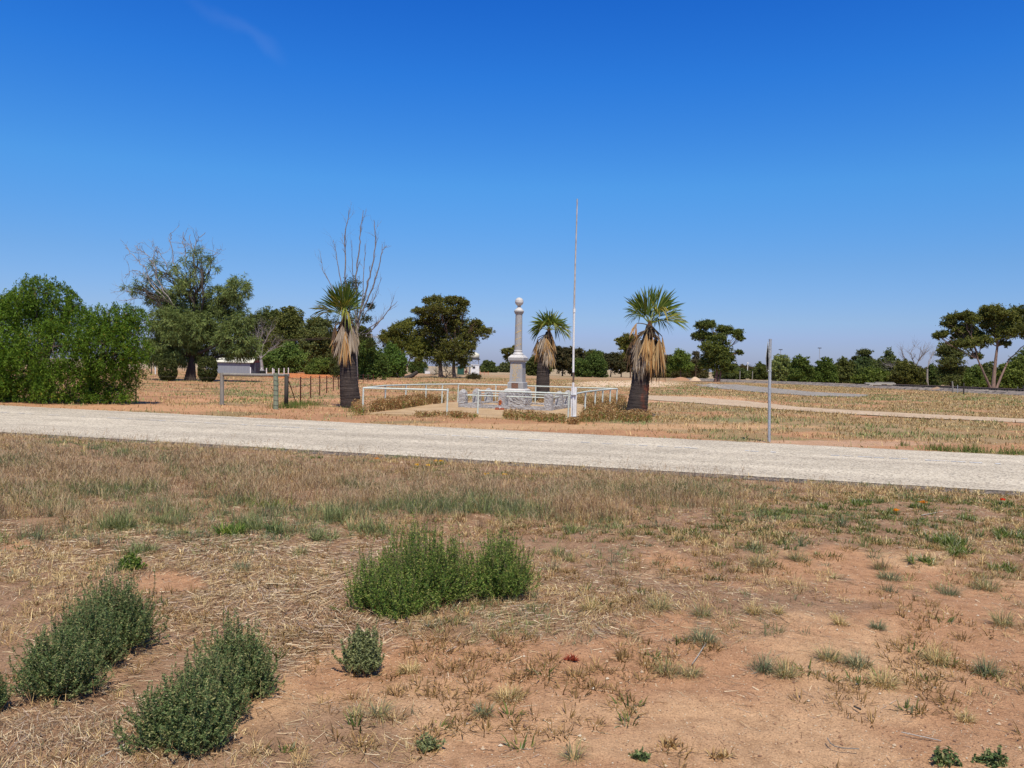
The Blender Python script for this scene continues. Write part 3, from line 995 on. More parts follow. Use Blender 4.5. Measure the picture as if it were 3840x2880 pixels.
# ---- tall bare tree behind the first palm
dead_tree('bare_tree', 'tall bare tree with long upright branches behind the first palm', 1335, 84, (1335, 1260, 9),
          [([(1312, 1180), (1295, 1040), (1292, 900), (1300, 840), (1313, 785)], 6), ([(1340, 1160), (1335, 1040), (1348, 930), (1352, 850), (1362, 790)], 6.5),
           ([(1350, 1180), (1375, 1080), (1400, 980), (1410, 900), (1402, 825)], 7), ([(1345, 1190), (1390, 1100), (1420, 1010), (1432, 945), (1450, 922)], 6),
           ([(1300, 1200), (1278, 1060), (1262, 960), (1250, 900)], 4.5), ([(1290, 1190), (1240, 1065), (1210, 1010), (1203, 965)], 4), ([(1355, 1200), (1400, 1130), (1432, 1040)], 4.5),
           ([(1380, 1250), (1430, 1200), (1455, 1165), (1490, 1130)], 5), ([(1430, 1200), (1462, 1155), (1478, 1112)], 3.5), ([(1330, 1150), (1322, 1000), (1318, 900)], 4), ([(1360, 1120), (1365, 1000), (1372, 915)], 4)],
          (.24, .205, .19), 22, tw=2, tl=1.2, leafcl=[(1390, 1150, 16, 12), (1375, 1200, 22, 16), (1300, 1080, 40, 35), (1330, 1110, 42, 45), (1250, 1200, 35, 40), (1330, 1200, 40, 40), (1240, 1250, 30, 30), (1392, 1290, 20, 20), (1360, 1260, 30, 30), (1325, 1060, 25, 20), (1265, 1330, 30, 40), (1262, 1400, 18, 25), (1265, 1370, 25, 30)])
shrub('green bush right of the first palm behind the wire fence', 1395, 88, 1335, 1445, 1285, MIDG, 24, leaf=(.28, .14))
shrub('paler green bush between the power pole and the orange barked gum', 1465, 104, 1420, 1520, 1290, [tuple(np.array(c) * 1.2) for c in MIDG], 25, leaf=(.3, .15))
tree('gum_tree', 'smaller gum with orange bark left of the big gum', 'tree', 1508, 112,
     [(1530, 1215, 26, 18), (1505, 1235, 40, 26), (1470, 1265, 40, 24), (1440, 1272, 18, 12), (1500, 1280, 60, 36), (1560, 1270, 40, 36), (1545, 1310, 50, 30), (1475, 1310, 30, 30), (1570, 1340, 30, 30), (1585, 1300, 30, 40)],
     [(1508, 5, 1515, 1330), (1510, 3.5, 1540, 1340)], OLIVE, REDBARK, 26, (.30, .13))
tree('gum_tree', 'biggest gum left of the memorial with two trunks and a spreading crown', 'tree', 1680, 112,
     [(1640, 1130, 36, 18), (1700, 1130, 34, 16), (1735, 1140, 24, 16), (1600, 1128, 14, 8), (1575, 1170, 24, 16), (1640, 1165, 52, 28), (1700, 1175, 46, 30), (1580, 1212, 20, 16), (1600, 1195, 30, 26), (1650, 1215, 55, 32), (1720, 1215, 40, 26), (1620, 1250, 45, 30),
      (1700, 1255, 65, 34), (1790, 1215, 22, 14), (1770, 1240, 38, 20), (1815, 1245, 30, 18), (1760, 1270, 40, 26), (1640, 1300, 50, 36), (1700, 1310, 55, 38), (1735, 1330, 40, 35), (1665, 1345, 45, 30), (1768, 1300, 22, 16), (1620, 1330, 30, 35), (1735, 1362, 16, 18)],
     [(1655, 9, 1650, 1330), (1706, 8, 1705, 1310)], OLIVE + REDDK, (.22, .14, .10), 27, (.30, .13))
# ---- distance, around the memorial
shrub('distant dark tree clump right of the water tank', 1835, 240, 1800, 1865, 1356, DKGUM, 31, 'distant_tree', 'tree', leaf=(.6, .3))
shrub('distant paler tree clump just left of the memorial', 1895, 260, 1862, 1935, 1360, [(.09, .11, .06), (.07, .09, .055)], 32, 'distant_tree', 'tree', leaf=(.6, .3))
tree('gum_tree', 'small gum peeking out left of the memorial shaft', 'tree', 1910, 190, [(1898, 1318, 16, 12), (1925, 1312, 14, 12), (1905, 1340, 14, 12), (1935, 1335, 16, 12)], [(1915, 2, 1912, 1355)], OLIVE, BROWNBARK, 33, (.4, .2))
shrub('dull green tree between the memorial and the middle palm', 2015, 170, 1972, 2062, 1335, DULLG, 34, 'distant_tree', 'tree', leaf=(.45, .22))
tree('gum_tree', 'wide dark reddish gum behind the flagpole', 'tree', 2120, 175, [(2105, 1322, 34, 18), (2150, 1325, 34, 18), (2080, 1345, 26, 24), (2130, 1355, 42, 26), (2170, 1350, 26, 28), (2095, 1375, 32, 18), (2150, 1380, 34, 16)], [(2110, 3, 2110, 1375), (2145, 3, 2145, 1375)], REDDK, BROWNBARK, 35, (.45, .22))
shrub('rounded bright green bush right of the flagpole', 2212, 160, 2156, 2272, 1322, MIDG, 36, leaf=(.4, .2))
tree('gum_tree', 'dark gum showing over the bright green bush right of the flagpole', 'tree', 2225, 200, [(2215, 1332, 24, 14), (2245, 1340, 22, 16), (2225, 1360, 40, 25)], [(2230, 2.5, 2230, 1370)], DKGUM, BROWNBARK, 37, (.5, .25))
tree('gum_tree', 'low dark tree row end left of the right palm', 'tree', 2310, 180, [(2280, 1345, 22, 16), (2310, 1345, 26, 16), (2340, 1355, 24, 18), (2295, 1370, 32, 20), (2330, 1378, 30, 18), (2355, 1375, 20, 20)], [(2290, 2.5, 2290, 1380), (2330, 2.5, 2330, 1385)], REDDK, BROWNBARK, 38, (.5, .25))
tree('gum_tree', 'gum with an open crown showing behind the right palm', 'tree', 2370, 165, [(2330, 1282, 20, 14), (2360, 1270, 26, 14), (2345, 1300, 24, 16), (2380, 1300, 30, 24), (2360, 1335, 24, 20)], [(2365, 3, 2362, 1345)], OLIVE, BROWNBARK, 39, (.4, .18))
tree('gum_tree', 'dark gum right behind the right palm skirt', 'tree', 2495, 185, [(2480, 1352, 26, 18), (2510, 1355, 24, 18), (2495, 1380, 36, 20), (2460, 1380, 20, 20)], [(2495, 2.5, 2495, 1385)], REDDK, BROWNBARK, 40, (.5, .25))
tree('gum_tree', 'bright green tree with a pointed top between the right palm and the tall gum', 'tree', 2550, 165, [(2548, 1328, 16, 14), (2540, 1350, 26, 18), (2565, 1345, 22, 18), (2550, 1372, 34, 18), (2575, 1378, 22, 18), (2522, 1378, 22, 16)], [(2552, 3, 2550, 1385)], MIDG, BROWNBARK, 41, (.4, .2))
tree('gum_tree', 'sparse grey brown gum left of the tall open gum', 'tree', 2615, 170, [(2610, 1330, 10, 10), (2608, 1360, 20, 18), (2625, 1380, 22, 22), (2600, 1390, 20, 18)], [(2612, 3, 2612, 1385)], [(.09, .085, .06), (.075, .07, .05)], BROWNBARK, 42, (.4, .18))
tree('gum_tree', 'tall open gum of separate round clumps right of the right palm', 'tree', 2685, 128,
     [(2640, 1222, 32, 16), (2665, 1215, 16, 12), (2612, 1262, 18, 14), (2630, 1255, 18, 16), (2655, 1268, 24, 20), (2708, 1242, 26, 20), (2725, 1240, 18, 14), (2765, 1250, 18, 15), (2775, 1270, 12, 9), (2700, 1270, 26, 16), (2665, 1310, 40, 24), (2700, 1310, 34, 30), (2680, 1345, 46, 28), (2715, 1335, 34, 26), (2740, 1340, 14, 14), (2770, 1322, 12, 9), (2650, 1370, 28, 20), (2710, 1370, 30, 24), (2735, 1382, 26, 20)],
     [(2685, 7, 2685, 1340), (2695, 5, 2705, 1340)], DKGUM + OLIVE[:1], (.20, .12, .09), 43, (.32, .15), puff=.30)
rngb = np.random.default_rng(99)
row = [(2790, 2750, 2835, 1372, REDDK, 230, 'low dark tree row behind the two white light poles'),
       (2850, 2820, 2885, 1365, DKGUM, 210, 'dark tree left of the sign post'),
       (2930, 2893, 2968, 1330, PALEG, 150, 'pale green tree just right of the sign post'),
       (3005, 2962, 3050, 1338, MIDG, 138, 'darker green round bush second from the sign post'),
       (3095, 3048, 3135, 1350, MIDG, 140, 'green bush with a mast rising behind it'),
       (3160, 3130, 3200, 1342, DULLG, 150, 'loose grey green tree beyond the railway, right of the mast'),
       (3225, 3195, 3275, 1345, DULLG, 150, 'dull green bush behind the round low bush'),
       (3330, 3290, 3385, 1316, DULLG, 148, 'dome shaped dull tree left of the dead branches'),
       (3275, 3205, 3345, 1382, MIDG, 122, 'low round green bush beside the railway bank'),
       (3410, 3345, 3465, 1360, DKGUM, 120, 'dark bush under the dead branches'),
       (3490, 3455, 3530, 1375, DULLG, 130, 'green bush right of the dead branches'),
       (3630, 3580, 3690, 1380, MIDG, 118, 'green bush left of the big gum trunk at the right edge'),
       (3705, 3670, 3760, 1362, DULLG, 125, 'dull bush behind the big gum trunk at the right edge'),
       (3810, 3740, 3880, 1350, MIDG, 112, 'green bush at the right edge behind the big gum'),
       (3850, 3790, 3930, 1318, DULLG, 130, 'tall dull green bush cut by the right edge')]
for i, (b, x0, x1, yt, lc, dd, lab) in enumerate(row):
    shrub(lab, b, dd, x0, x1, yt, lc, 50 + i, leaf=(.2 + dd * .0014, .1 + dd * .0007), n=5, name='shrub' if 'bush' in lab else 'tree', cat='bush' if 'bush' in lab else 'tree')
tree('gum_tree', 'small flat topped gum above the bushes beyond the railway', 'tree', 3245, 165, [(3245, 1325, 24, 8), (3210, 1345, 14, 7), (3250, 1342, 16, 8), (3255, 1360, 28, 14)], [(3240, 2.5, 3240, 1355)], DKGUM, BROWNBARK, 71, (.35, .16))
dead_tree('bare_tree', 'dead pale branches rising above bushes left of the big gum at the right edge', 3425, 122, (3430, 1378, 7),
          [([(3400, 1355), (3385, 1330), (3378, 1300)], 3.5), ([(3425, 1350), (3415, 1325), (3430, 1295)], 3.5), ([(3445, 1350), (3460, 1325), (3450, 1300)], 3.5), ([(3450, 1345), (3470, 1320), (3480, 1302)], 3), ([(3380, 1370), (3345, 1375), (3310, 1362)], 3), ([(3395, 1375), (3350, 1390), (3330, 1385)], 2.5)],
          (.34, .29, .26), 72, tw=4, tl=1.6)
dead_tree('bare_tree', 'thin dead branches close to the left side of the big gum at the right edge', 3480, 120, (3478, 1380, 4), [([(3485, 1350), (3500, 1325), (3512, 1315)], 2.5), ([(3492, 1345), (3498, 1320)], 2)], (.34, .29, .26), 73, tw=4, tl=1.2)
tree('gum_tree', 'dense dark gum touching the left of the big gum at the right edge', 'tree', 3570, 112,
     [(3560, 1305, 38, 16), (3545, 1325, 30, 16), (3580, 1330, 34, 18), (3560, 1360, 40, 22), (3550, 1395, 32, 26), (3590, 1390, 28, 24), (3560, 1425, 34, 18)], [(3568, 4.5, 3568, 1400)], DKGUM, BROWNBARK, 74, (.30, .14))
tree('gum_tree', 'big spreading gum with pink limbs at the right edge', 'tree', 3727, 97,
     [(3530, 1255, 22, 12), (3515, 1262, 12, 10), (3575, 1195, 30, 14), (3560, 1215, 26, 14), (3620, 1185, 34, 14), (3640, 1200, 30, 18), (3590, 1235, 30, 16), (3625, 1240, 38, 20), (3660, 1260, 36, 20), (3720, 1165, 36, 16), (3700, 1190, 40, 22), (3750, 1180, 44, 22), (3720, 1220, 46, 24), (3780, 1210, 46, 26), (3830, 1175, 44, 24), (3860, 1210, 44, 28), (3760, 1250, 46, 20), (3830, 1240, 44, 20), (3640, 1290, 40, 18), (3600, 1290, 30, 14), (3690, 1280, 34, 18), (3770, 1290, 16, 10), (3660, 1335, 18, 12), (3900, 1240, 44, 30), (3610, 1265, 32, 14)],
     [(3727, 8, 3740, 1300), (3726, 5, 3665, 1345), (3730, 5, 3785, 1345)], OLIVE, (.27, .175, .135), 75, (.27, .12), puff=.3, fork=.4)

# ---- deeper belt of trees filling the gaps along the far side
belt = [(2450, 2405, 2500, 1378), (2590, 2540, 2640, 1385), (2745, 2700, 2790, 1380), (2870, 2835, 2905, 1376), (2965, 2930, 3000, 1372), (3060, 3020, 3105, 1370), (3140, 3105, 3180, 1366),
        (3200, 3165, 3240, 1362), (3275, 3235, 3315, 1358), (3385, 3340, 3430, 1352), (3455, 3420, 3500, 1378), (3525, 3490, 3560, 1380), (3625, 3590, 3665, 1378), (3690, 3655, 3730, 1372), (3775, 3735, 3815, 1365), (3850, 3810, 3890, 1372)]
where = ['left of the narrow pointed tree', 'right of the narrow pointed tree', 'right of the tall open gum', 'behind the sign post', 'between the pale and the darker green trees', 'between the two greenest bushes', 'behind the grey green tree',
         'left of the low round bush', 'above the low round bush', 'behind the dead branches, left', 'behind the dead branches, right', 'behind the dense dark gum', 'right of the dense dark gum', 'left of the big pink limbed trunk', 'right of the big pink limbed trunk', 'at the far right edge']
for i, ((b, x0, x1, yt), wh) in enumerate(zip(belt, where)):
    shrub('hazy dark far tree ' + wh, b, 185 - (i > 6) * 25, x0 - 12, x1 + 12, yt, [DKGUM, REDDK, DULLG][i % 3], 200 + i, 'distant_tree', 'tree', leaf=(.45, .22), n=4, group='far belt of dark trees')
for i, (b, x0, x1, yt, dd, lab) in enumerate([(1040, 985, 1100, 1262, 165, 'dark tree mass filling the far left grove behind the bare tree'), (1235, 1150, 1300, 1255, 160, 'dark tree mass behind the first palm, left of its trunk'), (930, 880, 985, 1262, 160, 'dark tree mass right beside the weeping tree'),
      (1275, 1235, 1325, 1300, 118, 'dark green bush against the left of the first palm trunk'), (1355, 1320, 1400, 1230, 120, 'dull tree behind the tall bare tree'), (1560, 1530, 1600, 1350, 170, 'small dark tree between the two orange barked gums'), (2000, 1965, 2040, 1350, 215, 'dark far tree behind the middle palm')]):
    shrub(lab, b, dd, x0, x1, yt, [DKGUM, DULLG][i % 2], 230 + i, 'tree', 'tree', leaf=(.42, .2))

# ------------------------------------------------------------------ palms
def palm_trunk_mat():
    m, n, l, b = mat_new('ringed_palm_bark')
    v = objco(n)
    mp = n.new('ShaderNodeMapping'); mp.inputs['Scale'].default_value = (1.2, 1.2, 13)
    l.new(v, mp.inputs['Vector'])
    t = noise(n, l, 1.7, 6, .7, mp.outputs[0])
    r = ramp(n, [(.3, (.018, .013, .011)), (.55, (.062, .046, .038)), (.72, (.13, .10, .08))])
    l.new(t.outputs[0], r.inputs[0])
    t2 = noise(n, l, 26, 4, .7, v)
    r2 = ramp(n, [(.3, (.6, .6, .6)), (.7, (1.3, 1.3, 1.3))]); l.new(t2.outputs[0], r2.inputs[0])
    a = n.new('ShaderNodeAttribute'); a.attribute_name = 'Col'
    c = mixc(n, l, 'MULTIPLY', 1.0, r.outputs[0], r2.outputs[0])
    c = mixc(n, l, 'MULTIPLY', 1.0, c, a.outputs['Color'])
    l.new(c, b.inputs['Base Color']); b.inputs['Roughness'].default_value = .9
    bp = n.new('ShaderNodeBump'); bp.inputs['Strength'].default_value = .9; bp.inputs['Distance'].default_value = .03
    l.new(t.outputs[0], bp.inputs['Height']); l.new(bp.outputs[0], b.inputs['Normal'])
    return m
M['palmbark'] = palm_trunk_mat()
GREENF = [(.075, .125, .028), (.095, .145, .033), (.06, .10, .026), (.16, .19, .05)]
YELF = [(.24, .26, .07), (.17, .21, .06), (.30, .27, .09)]
DEADF = [(.36, .29, .235), (.29, .23, .185), (.43, .36, .30), (.22, .165, .125)]
TANF = [(.42, .25, .11), (.34, .18, .075), (.46, .32, .17)]
BRNF = [(.16, .10, .065), (.20, .13, .09), (.13, .085, .06)]

def fan(mb, O, H, d, nv, L, spread, droop, cols, rng, nseg=34, fold=.25, pet=(.16, .20, .06), ragged=.12, pr=.014, hang=False):
    O, H = np.asarray(O, float), np.asarray(H, float)
    d = nrm(d); nv = nrm(nv - np.dot(nv, d) * d); s = np.cross(nv, d)
    t = np.linspace(0, 1, 6)[:, None]
    mid = (O + H) / 2 + np.array([0, 0, .10 * np.linalg.norm(H - O)])
    P = (1 - t) ** 2 * O + 2 * t * (1 - t) * mid + t ** 2 * H
    tube(mb, P, np.linspace(pr * 1.5, pr, 6), 5, pet, cap=False)
    ang = np.linspace(-spread, spread, nseg) + rng.normal(size=nseg) * .05
    T = np.array([0, .22, .45, .7, .88, 1.0])
    da = 2 * spread / nseg
    cols = np.array(cols)
    for a in ang:
        Lk = L * (.70 + .30 * math.cos(a * .8)) * rng.uniform(1 - ragged, 1.02)
        dir_ = math.cos(a) * d + math.sin(a) * s + nv * fold * (abs(math.sin(a)) ** 1.3) * .6
        dir_ = nrm(dir_)
        wid = nrm(np.cross(dir_, nv) + rng.normal(size=3) * .25)
        c = H + dir_ * (T * Lk)[:, None] + np.array([0, 0, -1.0]) * (droop * Lk * (T ** 2.6) * rng.uniform(.3, 2.2))[:, None]
        if hang:
            g_ = T ** .75
            c = H + dir_ * (g_ * Lk * (.30 + .15 * rng.random()))[:, None] + np.array([0, 0, -1.0]) * (Lk * .72 * T ** 1.25)[:, None]
            c = c + rng.normal(size=3) * (T ** 1.5)[:, None] * .035
            c[2:, :2] += rng.normal(size=2) * .012
        c = c + rng.normal(size=3) * (T ** 2)[:, None] * .05
        w = np.minimum(T * Lk * da * .78, .024) * np.where(T > .8, .55, 1.0); w[-1] = .001; w[0] = .004
        V = np.stack([c - wid * w[:, None], c + wid * w[:, None]], 1).reshape(-1, 3)
        F = [[2 * i, 2 * i + 1, 2 * i + 3, 2 * i + 2] for i in range(5)]
        cc = cols[rng.integers(len(cols))] * rng.uniform(.8, 1.2)
        mb.add(V, F, cc)

def palm(label, bpx, dist, tpts, crown, greens, deads, skirt, seed, red=False):
    """tpts: trunk outline [(px centre, py, half width px)]; crown px; greens: (angle deg, petiole px, fan px, depth, spread, droop, kind)"""
    rng = np.random.default_rng(seed)
    s = dist / FPX
    base = Gd(bpx, dist)
    th = thing('fan_palm', label, 'palm tree', base, 'fan palms around the memorial')
    pts = np.array([Wd(a, b, dist) for a, b, _ in tpts]); rr = np.array([w * s for _, _, w in tpts])
    k = np.linspace(0, len(pts) - 1, 90)
    P = np.stack([np.interp(k, np.arange(len(pts)), pts[:, i]) for i in range(3)], 1)
    R = np.interp(k, np.arange(len(rr)), rr)
    R = R * (1 + .022 * np.sin(np.arange(90) * 2.1) + rng.uniform(-.012, .012, 90))
    tm = MB()
    n = 28
    tube(tm, P, R, n, (1, 1, 1), cap=False)
    if red:
        V = tm.v[0]; px, py, _ = proj(V)
        f = (sstep(.45, .75, fbm(V[:, 2] * 4, V[:, 0] * 9, 8, 3)) * sstep(2395, 2418, px) * sstep(1560, 1500, py) * sstep(1400, 1440, py))[:, None]
        tm.c[0] = tm.c[0] * (1 - f) + np.array([3.2, 1.1, .6]) * f
    tm.build('trunk', M['palmbark'], th, base, smooth=True)
    C = Wd(crown[0], crown[1], dist)
    hm = MB()
    tube(hm, [C + [0, 0, -.45], C + [0, 0, -.2], C + [0, 0, .12]], [.17, .13, .05], 12, (2.0, 1.3, .8)); hm.build('crownshaft', M['palmbark'], th, base, smooth=True)
    for (ang, pl, fl, dep, spread, droop, kind) in greens:
        a = math.radians(ang)
        d = nrm([math.cos(a), dep, math.sin(a)])
        H = C + d * pl * s
        nv = nrm(np.array([-math.sin(a) * .5, -1 + abs(dep) * .3, math.cos(a) * .55]) + rng.normal(size=3) * .25)
        if abs(dep) > .6: nv = nrm(np.array([0, -.35 * np.sign(dep), 1.0]) + rng.normal(size=3) * .2)
        cols = {'g': GREENF, 'y': GREENF[:2] + YELF, 't': TANF + BRNF[:1], 'd': DEADF}[kind]
        mb = MB()
        fan(mb, C, H, d, nv, fl * s, math.radians(spread * .82), droop * 1.5 + .03, cols, rng, nseg=32, ragged=.25)
        mb.build('frond', M['frond'], th, base)
    for (hx, hy, ex, ey, dep, spread, kind) in deads:
        H, E = Wd(hx, hy, dist + dep), Wd(ex, ey, dist + dep * 1.3)
        mb = MB()
        d = E - H
        fan(mb, C + [0, 0, -.05], H, d, [0.1, -1, .3], np.linalg.norm(d), math.radians(spread), .1, {'d': DEADF, 't': TANF, 'b': BRNF}[kind], rng, 26, pet=(.13, .10, .06), ragged=.3, hang=True)
        mb.build('dead_frond', M['straw'], th, base)
    (n_sk, rtop, rmax, ztop, length, skew) = skirt
    for i in range(n_sk):
        az = 2 * math.pi * (i + rng.uniform(-.4, .4)) / n_sk * 2.0
        lay = i / n_sk
        ax = math.cos(az); ay = math.sin(az)
        r1 = rtop + (rmax - rtop) * rng.uniform(.35, 1.05) * (1 - .3 * lay)
        H = C + np.array([ax * r1 + skew * .25, ay * r1 * .9, -ztop * .6 - rng.uniform(.0, .3) - lay * length * .42])
        d = nrm([ax * rng.uniform(-.05, .16) + skew * .08, ay * .10, -1.0])
        kind = rng.choice(3, p=[.46, .14, .40])
        mb = MB()
        fan(mb, C + np.array([ax * .08, ay * .08, -.08 - lay * .5]), H, d, [ax, ay, .15], length * rng.uniform(.46, .66), math.radians(rng.uniform(38, 68)), .02,
            [DEADF, TANF, BRNF][kind], rng, 24, fold=.6, pet=(.14, .10, .07), ragged=.4, pr=.018, hang=True)
        mb.build('dead_frond', M['straw'], th, base)
    return th

palm('left fan palm with a thick dark trunk beside the corner of the pipe railing', 1315, 30.5,
     [(1317, 1538, 40), (1314, 1528, 37), (1313, 1490, 37), (1308, 1440, 34), (1307, 1380, 31), (1308, 1320, 27), (1304, 1260, 20), (1294, 1205, 12)], (1292, 1188),
     [(120, 22, 118, -.2, 44, .03, 'g'), (104, 20, 134, .1, 42, .02, 'g'), (86, 26, 126, -.3, 44, .03, 'g'), (68, 32, 104, -.1, 44, .06, 'g'), (138, 22, 88, .3, 36, .05, 'y'),
      (95, 25, 90, -.6, 48, .12, 'y'), (54, 30, 66, .4, 40, .12, 'g'), (80, 30, 85, .8, 50, .1, 'g'), (158, 52, 88, -.1, 42, .16, 'y'), (75, 22, 75, -.9, 70, .55, 'y')],
     [(1318, 1222, 1345, 1330, -.35, 30, 'd'), (1335, 1228, 1352, 1300, -.1, 26, 'd'), (1295, 1240, 1300, 1360, -.45, 24, 't'), (1262, 1240, 1246, 1330, -.1, 25, 't'), (1278, 1240, 1272, 1350, -.35, 22, 'd')],
     (26, .1, .42, .15, 1.45, 0.0), 101)
palm('middle fan palm standing behind the memorial enclosure', 2035, 39.5,
     [(2036, 1512, 27), (2035, 1480, 26), (2036, 1430, 25), (2037, 1380, 23), (2040, 1340, 20), (2047, 1290, 15), (2056, 1245, 9)], (2058, 1240),
     [(140, 22, 66, -.2, 80, .22, 'g'), (115, 22, 80, .2, 80, .12, 'g'), (92, 22, 82, -.3, 80, .12, 'g'), (68, 24, 78, .1, 80, .14, 'g'), (45, 30, 68, -.2, 80, .28, 'g'),
      (80, 25, 72, -.8, 85, .35, 'y'), (100, 22, 68, .8, 85, .2, 'g'), (10, 42, 52, -.1, 60, .3, 'y'), (160, 28, 50, .5, 70, .3, 'g'), (30, 30, 60, .6, 70, .3, 'g')],
     [(2048, 1265, 2046, 1325, -.4, 26, 't'), (2070, 1258, 2084, 1320, -.1, 26, 't')],
     (26, .1, .55, .15, 1.5, -0.55), 102)
palm('right fan palm leaning over with a reddish scarred trunk and long dead skirt', 2388, 28.2,
     [(2384, 1580, 43), (2386, 1560, 41), (2392, 1510, 38), (2400, 1450, 34), (2404, 1400, 32), (2410, 1350, 27), (2422, 1290, 19), (2435, 1220, 11)], (2437, 1216),
     [(118, 36, 112, -.1, 46, .03, 'g'), (101, 34, 132, .25, 48, .03, 'g'), (62, 42, 128, -.15, 50, .04, 'g'), (42, 45, 108, .2, 46, .08, 'g'), (80, 30, 84, .7, 50, .08, 'g'),
      (66, 55, 85, -.7, 62, .4, 'y'), (138, 55, 62, -.1, 48, .22, 'g'), (18, 52, 100, -.1, 38, .18, 'y'), (30, 40, 80, .8, 60, .3, 'g'), (125, 40, 80, .8, 60, .3, 'g')],
     [(2388, 1212, 2338, 1243, -.2, 40, 't'), (2483, 1262, 2500, 1330, -.1, 22, 't'), (2425, 1250, 2415, 1345, -.5, 26, 't'), (2400, 1270, 2372, 1400, -.3, 24, 'd'), (2448, 1262, 2452, 1400, -.45, 24, 't'), (2472, 1262, 2478, 1395, -.25, 24, 'd')],
     (34, .12, .62, .2, 1.85, -.25), 103, True)

# ------------------------------------------------------------------ memorial
def memorial():
    rng = np.random.default_rng(8)
    base = Gd(1942, 32.6); cx, cy = base[0], base[1]
    rz = -.279
    th = thing('war_memorial', 'grey granite memorial column topped by a stone ball, gold lettering on its pedestal', 'monument', base)
    def part(name, fn, mat, smooth=False, parent=th):
        mb = MB(); fn(mb); return mb.build(name, mat, parent, base, smooth)
    part('rock_faced_base', lambda m_: rockbox(m_, (cx, cy, 0), (.86, .86, .68), rz, .035, 14, 0, 4), M['granite_rock'])
    part('bevelled_course', lambda m_: frust(m_, cx, cy, rz, [(.425, .665), (.425, .72), (.35, .775)]), M['granite_lit'])
    pl = part('plinth', lambda m_: frust(m_, cx, cy, rz, [(.318, .77), (.318, 1.005), (.30, 1.035)]), M['granite'])
    ped = part('pedestal', lambda m_: frust(m_, cx, cy, rz, [(.262, 1.03), (.238, 1.80)]), M['granite'])
    part('cornice', lambda m_: frust(m_, cx, cy, rz, [(.242, 1.80), (.25, 1.83), (.272, 1.86), (.292, 1.875), (.315, 1.88), (.318, 1.99)]), M['granite'])
    part('cornice_top', lambda m_: frust(m_, cx, cy, rz, [(.318, 1.99), (.215, 2.10)]), M['granite_lit'])
    part('column_base', lambda m_: lathe(m_, cx, cy, [(.0, 2.09), (.205, 2.10), (.213, 2.125), (.20, 2.15), (.165, 2.19), (.155, 2.22), (.166, 2.235), (.166, 2.27), (.152, 2.285)], 40), M['granite_lit'], True)
    lean = (0, 0)
    colm = part('column', lambda m_: lathe(m_, cx, cy, [(.150, 2.28), (.148, 2.5), (.144, 2.9), (.139, 3.3), (.134, 3.70)], 40), M['granite'], True)
    part('capital', lambda m_: lathe(m_, cx, cy, [(.134, 3.69), (.15, 3.70), (.165, 3.725), (.175, 3.75), (.178, 3.76), (.192, 3.78), (.192, 3.83)], 32), M['granite'])
    part('capital_cone', lambda m_: lathe(m_, cx, cy, [(.192, 3.83), (.13, 3.90), (.075, 3.955)], 32), M['granite_lit'], True)
    part('neck', lambda m_: lathe(m_, cx, cy, [(.075, 3.95), (.066, 3.975), (.066, 4.02), (.08, 4.04)], 24), M['granite'], True)
    def ball(m_):
        pr = [(max(.001, .167 * math.sin(a)), 4.185 - .167 * math.cos(a)) for a in np.linspace(0.02, math.pi - .001, 26)]
        lathe(m_, cx, cy, pr, 40)
        V = m_.v[0]; a = np.arctan2(V[:, 1] - cy, V[:, 0] - cx)
        e = (V[:, 2] - 4.185) / .167
        tri = np.abs(((a * 6 / math.pi) % 1) - .5) * 2
        band = (np.abs(e - .05 - .16 * tri) < .07)
        m_.v[0] = np.column_stack([V[:, 0] + (cx - V[:, 0]) * .05 * band, V[:, 1] + (cy - V[:, 1]) * .05 * band, V[:, 2]])
    part('stone_ball', ball, M['granite_lit'], True)
    # bronze plaque on the front of the plinth
    R = np.array([[math.cos(rz), -math.sin(rz)], [math.sin(rz), math.cos(rz)]])
    def fr(u, v, z):   # u across, v out from the centre towards the road
        q = R @ np.array([u, -v]); return np.array([cx + q[0], cy + q[1], z])
    def pq(m_):
        box(m_, fr(-.02, .325, .895), (.265, .016, .205), rz)
        for u, w, z, h in ((-.02, .265, .990, .014), (-.02, .265, .80, .014)):
            box(m_, fr(u, .334, z), (w, .01, h), rz, (1.5, 1.5, 1.5))
    part('plaque', pq, M['bronze'], parent=pl)
    # gilded lettering: rows of small strokes following the real layout (too small to read)
    def glyphs(m_, u0, u1, zc, h, outf, slope=0):
        u = u0
        while u < u1:
            w = rng.uniform(.012, .018)
            if rng.random() < .86:
                zz = zc + slope * (u - u0)
                for q in range(rng.integers(1, 4)):
                    k = rng.integers(0, 3)
                    a = (u + rng.uniform(0, w * .5), zz + rng.uniform(-h, h) * .35)
                    du, dz = ((.0032, h) if k == 0 else (w * .62, .0065) if k == 1 else (.0042, h * .6))
                    p = [outf(a[0] - du, a[1] - dz / 2), outf(a[0] + du, a[1] - dz / 2), outf(a[0] + du, a[1] + dz / 2), outf(a[0] - du, a[1] + dz / 2)]
                    m_.add(p, [[0, 1, 2, 3]])
            u += w * 1.35
    def pf(u, z):
        hw = .262 + (.238 - .262) * (z - 1.03) / .77
        return fr(u, hw + .0035, z)
    def let(m_):
        rows = [(-.17, .19), (-.19, .19), (-.19, .19), (-.19, .19), (-.16, .20), (-.19, .17), (-.13, .06), (-.12, .13), (-.14, .07), (-.12, .03), (-.14, .06), (-.15, .04), (-.15, .02), (-.13, .15), (-.16, .03), (-.15, -.01), (-.16, .0)]
        for i, (a, b) in enumerate(rows): glyphs(m_, a, b, 1.755 - i * .042, .026, pf)
    part('gold_lettering', let, M['gold'], parent=ped)
